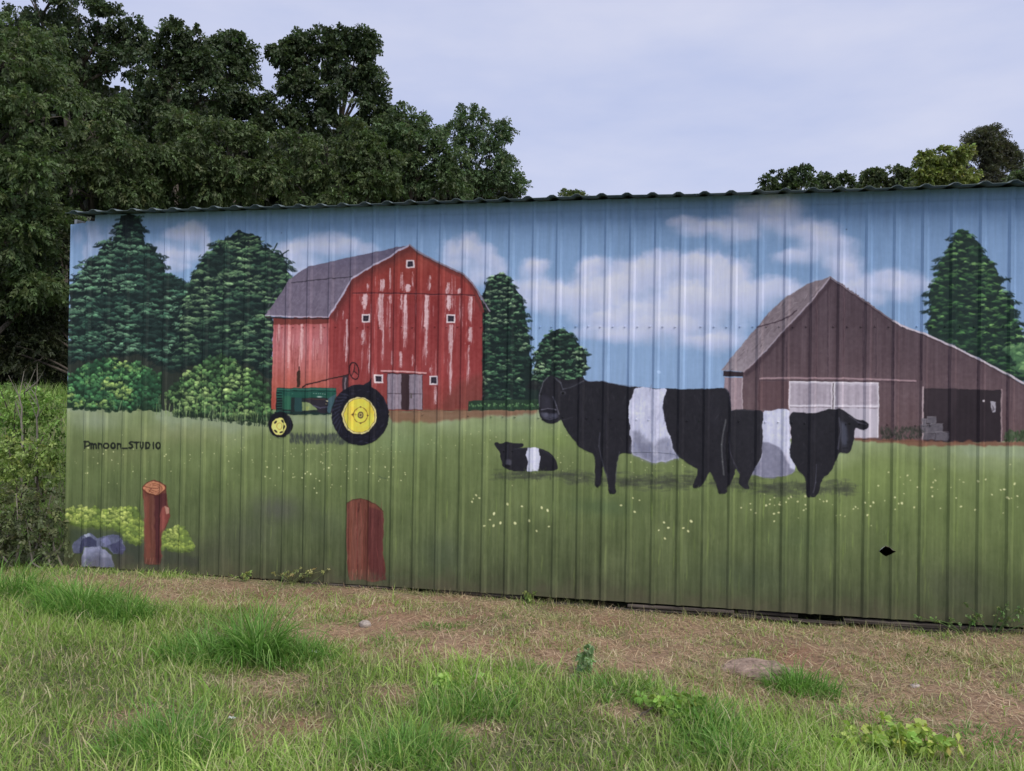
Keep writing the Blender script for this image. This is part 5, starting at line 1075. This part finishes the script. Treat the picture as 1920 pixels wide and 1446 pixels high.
tree('pine_tree', [(1838, 262, 20), (1860, 255, 16), (1820, 275, 18), (1850, 290, 28), (1880, 285, 18), (1825, 310, 30), (1870, 320, 30), (1900, 300, 14), (1908, 320, 10), (1850, 345, 34), (1800, 300, 14)], 44, 'tall dark pine over the roof near the right edge', G_R, (.085, .09, .062), .24, 24, 1850, .2, clump=.3, droop=.1, wid=.22, nleaf=12, dn=13)
tree('leafy_tree', [(1918, 335, 14), (1945, 330, 20), (1935, 352, 20), (1975, 340, 24)], 40, 'tree at the right edge, mostly cut off by the frame', G_R, (.095, .13, .066), .25, 22, 1945, .14, clump=.34)
tree('leafy_tree', [(1062, 364, 7), (1075, 366, 9), (1088, 368, 6)], 34, 'lone tip of a tree just over the roof ridge, near the middle', G_R, (.12, .16, .06), .2, 22, 1075, .1, clump=.3)

def woods():                              # the wood behind, read as one dark mass
    lob = []
    for x in range(-420, 960, 75):
        top = np.interp(x, [-420, 0, 200, 330, 480, 520, 700, 760, 850, 960], [-60, 40, 130, 180, 240, 230, 200, 290, 330, 372])
        for y in np.arange(top+70, 760, 80): lob.append((x+R.uniform(-20, 20), y+R.uniform(-18, 18), 62, R.uniform(-1, 1.5)))
    C0, Rr = lobe_world(lob, 25); p, a = crown_points(C0, Rr, 9, .4, dn=30)
    v, f, c = sprays(p, a, .5, .27, .09, 8, .4, (.022, .028, .016), .25, .1)  # near-black leaf colour carries the deep shade seen between the nearer trees
    tag(mesh_np('woodland', v, f, LEAF, col=c), 'dark mass of the wood behind the nearer trees', kind='stuff')
woods()

def shrub(name, lobes, D, label, col, leaf, dens, group, clump=.16, stems=6, yellow=.3, pale=False, cat='shrub'):
    yellow = .12
    C0, Rr = lobe_world(lobes, D); cx, cy = C0[:, 0].mean(), C0[:, 1].mean(); b = np.array([cx, cy, float(gz(cx, cy))])
    t = empty(name, tuple(b)); tag(t, label, cat, group)
    P_, A_ = [], []
    for c, r in zip(C0, Rr):
        m = int(dens*(r/.3)**2*12); dv = unit(R.normal(size=(m, 3))+np.array([0, -.2, .3])); P_.append(c+dv*r*R.uniform(.35, 1.05, (m, 1))); A_.append(unit(dv+np.array([0, 0, .1])+R.normal(size=(m, 3))*.4))
    v, f, c = sprays(np.concatenate(P_), np.concatenate(A_), leaf*2.4, leaf, leaf*.36, 8, .35, col, .35, yellow)
    mesh_np('foliage', v, f, LEAF, t, col=c)
    st = []
    for i in range(stems):
        q = C0[i % len(C0)]+R.normal(size=3)*.12; s = b+np.array([R.uniform(-.35, .35), R.uniform(-.1, .1), -.05]); s[2] = float(gz(s[0], s[1]))-.05
        st.append(tube_np([s, (s+q)/2+R.normal(size=3)*.06, q+np.array([0, 0, .15])], [.012, .009, .004], 6))
    V, F = join(st); mesh_np('stems', V, F, PALE_BARK if pale else BARK, t)
G_S = 'shrubs and bramble left of the shed wall'
shrub('shrub', [(15, 868, 42), (70, 862, 34), (103, 880, 24), (-40, 880, 60), (50, 905, 40), (95, 838, 16), (30, 826, 18), (60, 836, 14), (118, 905, 12), (110, 850, 10)], 7.9, 'yellow green topped shrub tight against the left end of the wall', (.24, .33, .10), .036, 15, G_S)
shrub('shrub', [(30, 960, 55), (80, 950, 40), (100, 985, 28), (60, 1010, 45), (-20, 1000, 60), (100, 1030, 24), (20, 1045, 35)], 7.5, 'dark bramble low beside the painted rocks', (.115, .14, .07), .036, 11, G_S, stems=12, pale=True)
shrub('shrub', [(-70, 960, 60), (-120, 900, 70), (-90, 1030, 50)], 7.4, 'loose shrub at the left edge of the photo below the bank', (.14, .17, .075), .042, 10, G_S)
shrub('shrub', [(20, 765, 40), (75, 775, 34), (-45, 755, 55), (100, 800, 26), (50, 800, 36), (10, 815, 34), (95, 755, 22), (60, 745, 22)], 9.6, 'low green leafy growth on the bank above the bramble', (.22, .36, .10), .04, 9, G_S, stems=3)
def sapling(pts, D, label):
    p = at_depth(pts, D*np.ones(len(pts))); b = p[0].copy(); b[2] = float(gz(b[0], b[1]))-.03; p = np.concatenate([[b], p])
    t = empty('bare_sapling', tuple(b)); tag(t, label, 'sapling', 'bare saplings in front of the bank')
    V, F = tube_np(p, np.linspace(.013, .005, len(p)), 6); mesh_np('stem', V, F, PALE_BARK, t, smooth=True)
    tw = []
    for i in range(2, len(p)):
        for k in range(2): tw.append(tube_np([p[i], p[i]+np.array([R.uniform(-.2, .2), R.uniform(-.1, .1), R.uniform(.12, .3)])], [.005, .002], 5))
    V, F = join(tw); mesh_np('twigs', V, F, PALE_BARK, t)
sapling([(42, 820), (40, 790), (41, 765), (36, 745), (48, 735), (70, 717)], 9.0, 'pale bare stem forking at the top, nearer the left edge')
sapling([(70, 820), (69, 785), (73, 765), (66, 740)], 9.2, 'pale bare stem close to the wall corner')

# ================================================================ grasses
def blades(base, length, width, az, lean, curve, nseg, col, tip=None):
    """bent tapering blades -> vertices, triangles, colours"""
    n = len(base); t = np.linspace(0, 1, nseg+1); d = np.stack([np.cos(az), np.sin(az)], 1)
    ang = lean[:, None]+curve[:, None]*t[None]
    seg = (length/nseg)[:, None]
    hx = np.concatenate([np.zeros((n, 1)), np.cumsum(np.sin(ang[:, :-1])*seg, 1)], 1); hz = np.concatenate([np.zeros((n, 1)), np.cumsum(np.cos(ang[:, :-1])*seg, 1)], 1)
    c = base[:, None]+np.concatenate([hx[..., None]*d[:, None], hz[..., None]], 2)
    tw = az+np.pi/2+R.normal(size=n)*.7; s = np.stack([np.cos(tw), np.sin(tw), np.zeros(n)], 1)
    w = width[:, None]*(1-t[None]**1.6)*.5+.0002
    L_ = c-s[:, None]*w[..., None]; R_ = c+s[:, None]*w[..., None]
    v = np.stack([L_, R_], 2)                # n, nseg+1, 2, 3
    m = 2*(nseg+1); o = (np.arange(n)*m)[:, None]
    tri = []
    for i in range(nseg):
        a = 2*i; tri += [[a, a+1, a+3], [a, a+3, a+2]] if i < nseg-1 else [[a, a+1, a+2]]
    tri = np.array(tri); f = (o[:, :, None]+tri[None]).reshape(-1, 3)
    cc = np.repeat(np.repeat(col[:, None], nseg+1, 1)[:, :, None], 2, 2).reshape(-1, 3)
    return v.reshape(-1, 3), f, np.clip(cc, .005, .8)
GREEN = [np.array(c) for c in ((.29, .435, .095), (.375, .515, .135), (.215, .37, .065), (.46, .56, .19), (.54, .52, .28))]
def pick(n, pal, w): 
    k = R.choice(len(pal), n, p=np.array(w)/sum(w)); return np.array(pal)[k]*R.uniform(.75, 1.25, (n, 1))
def lawn():
    V = []; n = 600000
    x = R.uniform(-2.6, 10.6, n); y = R.uniform(-5.2, .0, n)
    s = straw_amount(x, y); den = np.clip(1.0-(.95-.60*(hn(x, y, 2.9, 5.0) > .62)*(hn(x, y, 9.1, .7) > .34)-.25*(hn(x, y, 6.1, 3.3) > .78)-.22*sstep(-.8, -.15, y)*sstep(3.5, 5.5, x))*s, .04, 1)*(.62+.38*hn(x, y, 4.1, .3))
    k = (R.random(n) < den*.66) & ~((y > -.04) & (R.random(n) < .6)); x, y, s = x[k], y[k], s[k]; m = len(x)
    lush = hn(x, y, 2.3, 4.0); dry = hn(x, y, 5.1, 1.1)
    col = pick(m, GREEN, (4, 4, 4, 3, 1.2)); col = col*(.72+.5*lush[:, None]) ; yl = (R.random(m) < .08+.45*s+.16*(dry > .6))
    col[yl] = pick(int(yl.sum()), [np.array((.52, .44, .27)), np.array((.46, .43, .24)), np.array((.60, .53, .35))], (1, 1, 1))
    ln = R.gamma(4.5, .0165, m)*(.75+.9*lush)*np.where(s > .4, .55, 1.0); ln = np.clip(ln, .03, .26)*(.45+.55*sstep(-.1, -.7, y))
    b = np.stack([x, y, gz(x, y)-.004], 1)
    v, f, c = blades(b, ln, R.gamma(5, .00105, m).clip(.0022, .011), R.uniform(0, 6.283, m), np.abs(R.normal(.5, .35, m)), R.uniform(.2, 1.9, m), 3, col)
    tag(mesh_np('grass', v, f, GRASS, col=c), 'short green grass covering the foreground', kind='stuff')
    n = 150000; x = R.uniform(-2.6, 10.6, n); y = R.uniform(-5.2, .04, n); s = straw_amount(x, y); k = R.random(n) < np.clip(s*1.0+.10, 0, 1)*(1-.62*(hn(x, y, 2.7, 1.9)*hn(x, y, 6.4, .4) > .33)); x, y = x[k], y[k]; m = len(x)
    col = pick(m, [np.array((.62, .45, .29)), np.array((.74, .58, .39)), np.array((.48, .325, .20)), np.array((.46, .44, .20)), np.array((.22, .145, .085))], (4, 3, 3, 2, 1.5))
    b = np.stack([x, y, gz(x, y)+R.uniform(.001, .014, m)], 1)
    v, f, c = blades(b, R.uniform(.03, .13, m), R.uniform(.0018, .0042, m), R.uniform(0, 6.283, m), R.normal(1.42, .13, m), R.uniform(-.3, .35, m), 3, col)
    tag(mesh_np('dry_grass', v, f, STRAW, col=c), 'dead straw and clippings lying on the bare strip by the wall', kind='stuff')
    n = 15000; x = R.uniform(-6.5, -.02, n); y = R.uniform(.5, 7.5, n); m = n         # rough weeds on the bank
    col = pick(m, [np.array((.24, .40, .09)), np.array((.31, .45, .12)), np.array((.18, .31, .07)), np.array((.38, .40, .19))], (4, 3, 3, .7))
    v, f, c = blades(np.stack([x, y, gz(x, y)-.01], 1), R.uniform(.12, .42, m), R.uniform(.006, .013, m), R.uniform(0, 6.283, m), np.abs(R.normal(.2, .2, m)), R.uniform(.2, 1.4, m), 4, col)
    tag(mesh_np('weeds', v, f, GRASS, col=c), 'rank weeds covering the bank left of the shed', kind='stuff')
    n = 5200; x = R.uniform(-2.6, 9.4, n); y = -np.abs(R.normal(0, .05, n))-.03; k = R.random(n) < .15+.6*(hn(x, y*0, 5.3, 2.0) > .5); x, y = x[k], y[k]; m = len(x)
    col = pick(m, [np.array((.30, .32, .13)), np.array((.46, .40, .22)), np.array((.22, .29, .09))], (3, 2, 2))
    v, f, c = blades(np.stack([x, y, gz(x, y)-.004], 1), R.uniform(.02, .11, m)*(.45+.55*sstep(2.5, 4.5, x)), R.uniform(.002, .0045, m), R.uniform(0, 6.283, m), np.abs(R.normal(.25, .2, m)), R.uniform(.2, 1.3, m), 3, col)
    tag(mesh_np('grass', v, f, GRASS, col=c), 'thin fringe of grass along the foot of the wall', kind='stuff')
lawn()
def tuft(px, rx, n, hgt, label, pal=0, wide=.008, ry=None, up=.35, cat='grass tuft', name='grass_tuft', group='grass tufts on the straw strip'):
    if n < 450: rx *= 1.7; up = .8; hgt *= .78; wide *= .8
    q = gpt([px])[0]; ry = ry or rx*.7
    x = q[0]+R.normal(size=n).clip(-1.5, 1.5)*rx*.5; y = np.minimum(q[1]+R.normal(size=n).clip(-1.5, 1.5)*ry*.5, -.02); rr = np.hypot((x-q[0])/rx, (y-q[1])/ry)
    col = pick(n, [np.array((.15, .32, .06)), np.array((.20, .38, .08)), np.array((.30, .45, .14)), np.array((.11, .25, .045))], (3, 3, 1.3, 2)) if pal == 0 else pick(n, [np.array((.28, .33, .12)), np.array((.36, .37, .16)), np.array((.46, .42, .22))], (3, 3, 2))
    clus = .75+.5*hn(x*3, y*3, 4.7, q[0]); L_ = hgt*1.2*np.clip(R.gamma(5, .15, n), .25, 1.35)*clus*np.clip(1.15-.22*rr, .5, 1.1)
    az = np.arctan2(y-q[1], x-q[0])+R.normal(size=n)*.9
    v, f, c = blades(np.stack([x, y, gz(x, y)-.006], 1), L_, wide*R.uniform(.5, 1.15, n), az, np.abs(R.normal(up*.7, .28, n)), R.uniform(.6, 2.9, n), 6, col)
    o = mesh_np(name, v-np.array(q), f, GRASS, col=c); o.location = q; tag(o, label, cat, group)
tuft((150, 1150), .42, 1500, .25, 'wide lush tuft at the left below the painted rocks', ry=.22)
tuft((240, 1165), .22, 600, .22, 'dark green tuft touching the wide lush one on its right')
tuft((20, 1120), .30, 700, .25, 'bright tuft at the left edge below the bramble')
tuft((395, 1238), .34, 800, .19, 'tall rank tuft left of the highest blades')
tuft((480, 1240), .20, 520, .34, 'tallest tuft with long blades standing up before the bare strip', wide=.013, up=.15)
tuft((555, 1235), .32, 700, .17, 'tuft sloping down right of the highest blades')
tuft((640, 1165), .13, 260, .09, 'low tuft alone on the straw below the wide reddish post')
tuft((825, 1176), .13, 240, .08, 'low tuft on the straw between the pale stone and the wall')
tuft((730, 1204), .11, 200, .08, 'small tuft on the straw right of the pale stone')
tuft((995, 1258), .09, 260, .12, 'compact round bright tuft on bare straw near the middle')
tuft((1040, 1165), .17, 260, .10, 'yellowish tuft close to the wall under the calf', pal=1)
tuft((1330, 1275), .15, 330, .13, 'upright tuft left of the flat pinkish rock', pal=1)
tuft((1500, 1292), .26, 620, .13, 'spreading tuft just below the flat pinkish rock')
tuft((1640, 1350), .16, 320, .10, 'tuft on the straw below and right of the pinkish rock')
tuft((1745, 1330), .10, 160, .08, 'small faded tuft on the straw at the right', pal=1)
tuft((1840, 1390), .14, 300, .12, 'green tuft near the bottom right corner')
tuft((1330, 1370), .20, 500, .14, 'dense dark tuft in the grass below the straw')
tuft((1880, 1240), .22, 420, .12, 'tangled tuft under the wall at the right edge', pal=1)
tuft((1140, 1300), .18, 420, .17, 'blue green upright tuft where the lawn meets the straw')
for (px, r, nn, hh, lb) in (((880, 1330), .3, 700, .16, 'deep green tuft in the lawn below the straw edge'), ((1380, 1420), .3, 800, .15, 'fresh tuft at the bottom edge right of centre'), ((760, 1420), .3, 800, .15, 'fresh tuft at the bottom edge near the centre'), ((320, 1400), .34, 800, .17, 'pale tuft at the bottom edge left of centre')):
    tuft(px, r, nn, hh, lb, wide=.006, group='tufts in the lawn')

def weed(px, h, n, leafL, col, label, spread=.12, name='broadleaf_weed', cat='weed'):
    q = gpt([px])[0]; q[1] = min(q[1], -.03); t = empty(name, tuple(q)); tag(t, label, cat, 'broadleaf weeds')
    st, pos, ax = [], [], []
    for i in range(n):
        e = q+np.array([R.normal()*spread, R.normal()*spread*.6, h*R.uniform(.45, 1.0)]); e[1] = min(e[1], -.04); mid = (q+e)/2+np.array([0, 0, h*.12])
        s0 = q+np.array([R.normal()*.02, R.normal()*.01, -.01]); st.append(tube_np([s0, mid, e], [.0035, .0028, .0015], 5))
        for u in (.45, .65, .82, 1.0):
            pos.append((1-u)*mid+u*e if u > .5 else mid); ax.append(unit(R.normal(size=3)*.7+np.array([0, 0, .35])))
    V, F = join(st); mesh_np('stems', V, F, GRASS, t, col=np.tile(np.array(col)*.8, (len(V), 1)))
    v, f, c = sprays(np.array(pos), np.array(ax), leafL*1.1, leafL, leafL*.34, 6, .2, col, .2, .2); mesh_np('leaves', v, f, LEAF, t, col=c)
weed((1685, 1415), .12, 22, .045, (0.34, 0.46, 0.12), 'bright yellow green leafy weed near the bottom right')
weed((1275, 1345), .10, 16, .04, (0.256, 0.400, 0.096), 'low leafy weed at the lawn edge right of centre', .1)
weed((1100, 1262), .15, 6, .042, (0.26, 0.36, 0.20), 'grey green weed with upright leaves on the straw', .05)
weed((1805, 1185), .20, 7, .018, (0.176, 0.272, 0.096), 'wispy weed climbing the wall foot at the right', .13)
weed((1862, 1190), .24, 10, .017, (0.144, 0.240, 0.088), 'fine leaved dark weed by the wall at the right edge', .16)
weed((995, 1122), .10, 5, .025, (0.208, 0.288, 0.096), 'single sprig against the wall under the calf', .04)
weed((545, 1094), .16, 10, .02, (0.320, 0.352, 0.160), 'dry wiry weed against the wall left of the wide post', .16)
weed((455, 1090), .10, 5, .02, (0.272, 0.352, 0.128), 'small sprig against the wall right of the sawn post', .05)
weed((860, 1290), .06, 14, .04, (0.320, 0.480, 0.112), 'low pale weed in the lawn near the middle', .1)

# ================================================================ stones and scraps
def rock(px, size, mat, label, name='stone', seed=0, sink=.35, cat='stone', rough=.0):
    q = gpt([px])[0]; bm = bmesh.new(); bmesh.ops.create_icosphere(bm, subdivisions=4, radius=1.0); r = np.random.default_rng(seed); w = r.normal(size=(7, 3)); ph = r.uniform(0, 6, 7)
    for v in bm.verts:
        p = np.array(v.co); k = 1+.11*sum(np.sin(p@w[i]*2.2+ph[i]) for i in range(7))/2.2
        k += rough*(np.sin(p@w[0]*7+1)*np.sin(p@w[1]*8)+.6*np.sin(p@w[2]*15)*np.sin(p@w[3]*17)); p = p*k; p = np.sign(p)*np.abs(p)**.85; v.co = Vector(p*np.array(size))
    me = bpy.data.meshes.new(name); bm.to_mesh(me); bm.free(); me.materials.append(mat)
    for pl in me.polygons: pl.use_smooth = False
    o = link(name, me); o.location = q+np.array([0, 0, size[2]*(1-2*sink)]); o.rotation_euler[2] = r.uniform(-.3, .3); return tag(o, label, cat)
rock((1425, 1262), (.21, .13, .06), PINK_STONE, 'flat pinkish rock half buried in the straw at right', seed=4, sink=.44, rough=.10)
rock((685, 1174), (.045, .035, .03), STONE, 'pale fist sized stone on the straw below the wide post', seed=2)
rock((1715, 1288), (.028, .02, .014), STONE, 'tiny pale stone on the straw at the far right', seed=8)
rock((1075, 1272), (.025, .02, .02), STONE, 'small pale stone beside the grey green weed', seed=9)
def scrap(px, label, sz=.05):
    q = gpt([px])[0]; r = np.random.default_rng(3); V, F = [], []
    n = 6; gx, gy = np.meshgrid(np.linspace(-1, 1, n), np.linspace(-.6, .6, n)); z = .35*np.abs(np.sin(gx*3+gy*2))+.2*r.random(gx.shape)
    v = np.stack([gx+.15*r.normal(size=gx.shape), gy+.15*r.normal(size=gx.shape), z], -1).reshape(-1, 3)*sz; i = (np.arange(n-1)[:, None]*n+np.arange(n-1)).ravel()
    o = mesh_np('paper_scrap', v, np.stack([i, i+1, i+n+1, i+n], 1), WHITE_SCRAP); o.location = q+np.array([0, 0, .012]); tag(o, label, 'litter')
scrap((592, 1228), 'crumpled white scrap lying in grass by the straw edge', .034); scrap((435, 1352), 'thin white scrap caught in the lawn left of centre', .02)
def twig(px0, px1, label):
    a, b = gpt([px0])[0], gpt([px1])[0]; a[2] += .03; b[2] += .05; t = np.linspace(0, 1, 6)[:, None]; p = a+(b-a)*t+R.normal(size=(6, 3))*.006
    parts = [tube_np(p, np.linspace(.005, .002, 6), 6), tube_np([p[3], p[3]+np.array([.05, .03, .03])], [.003, .001], 5)]
    V, F = join(parts); o = mesh_np('fallen_twig', V-p[0], F, BARK, smooth=True); o.location = p[0]; tag(o, label, 'twig', 'fallen twigs in the grass')
twig((1185, 1362), (1228, 1342), 'dark fallen twig in the lawn right of centre'); twig((1600, 1432), (1650, 1410), 'dark fallen twig left of the bright leafy weed')
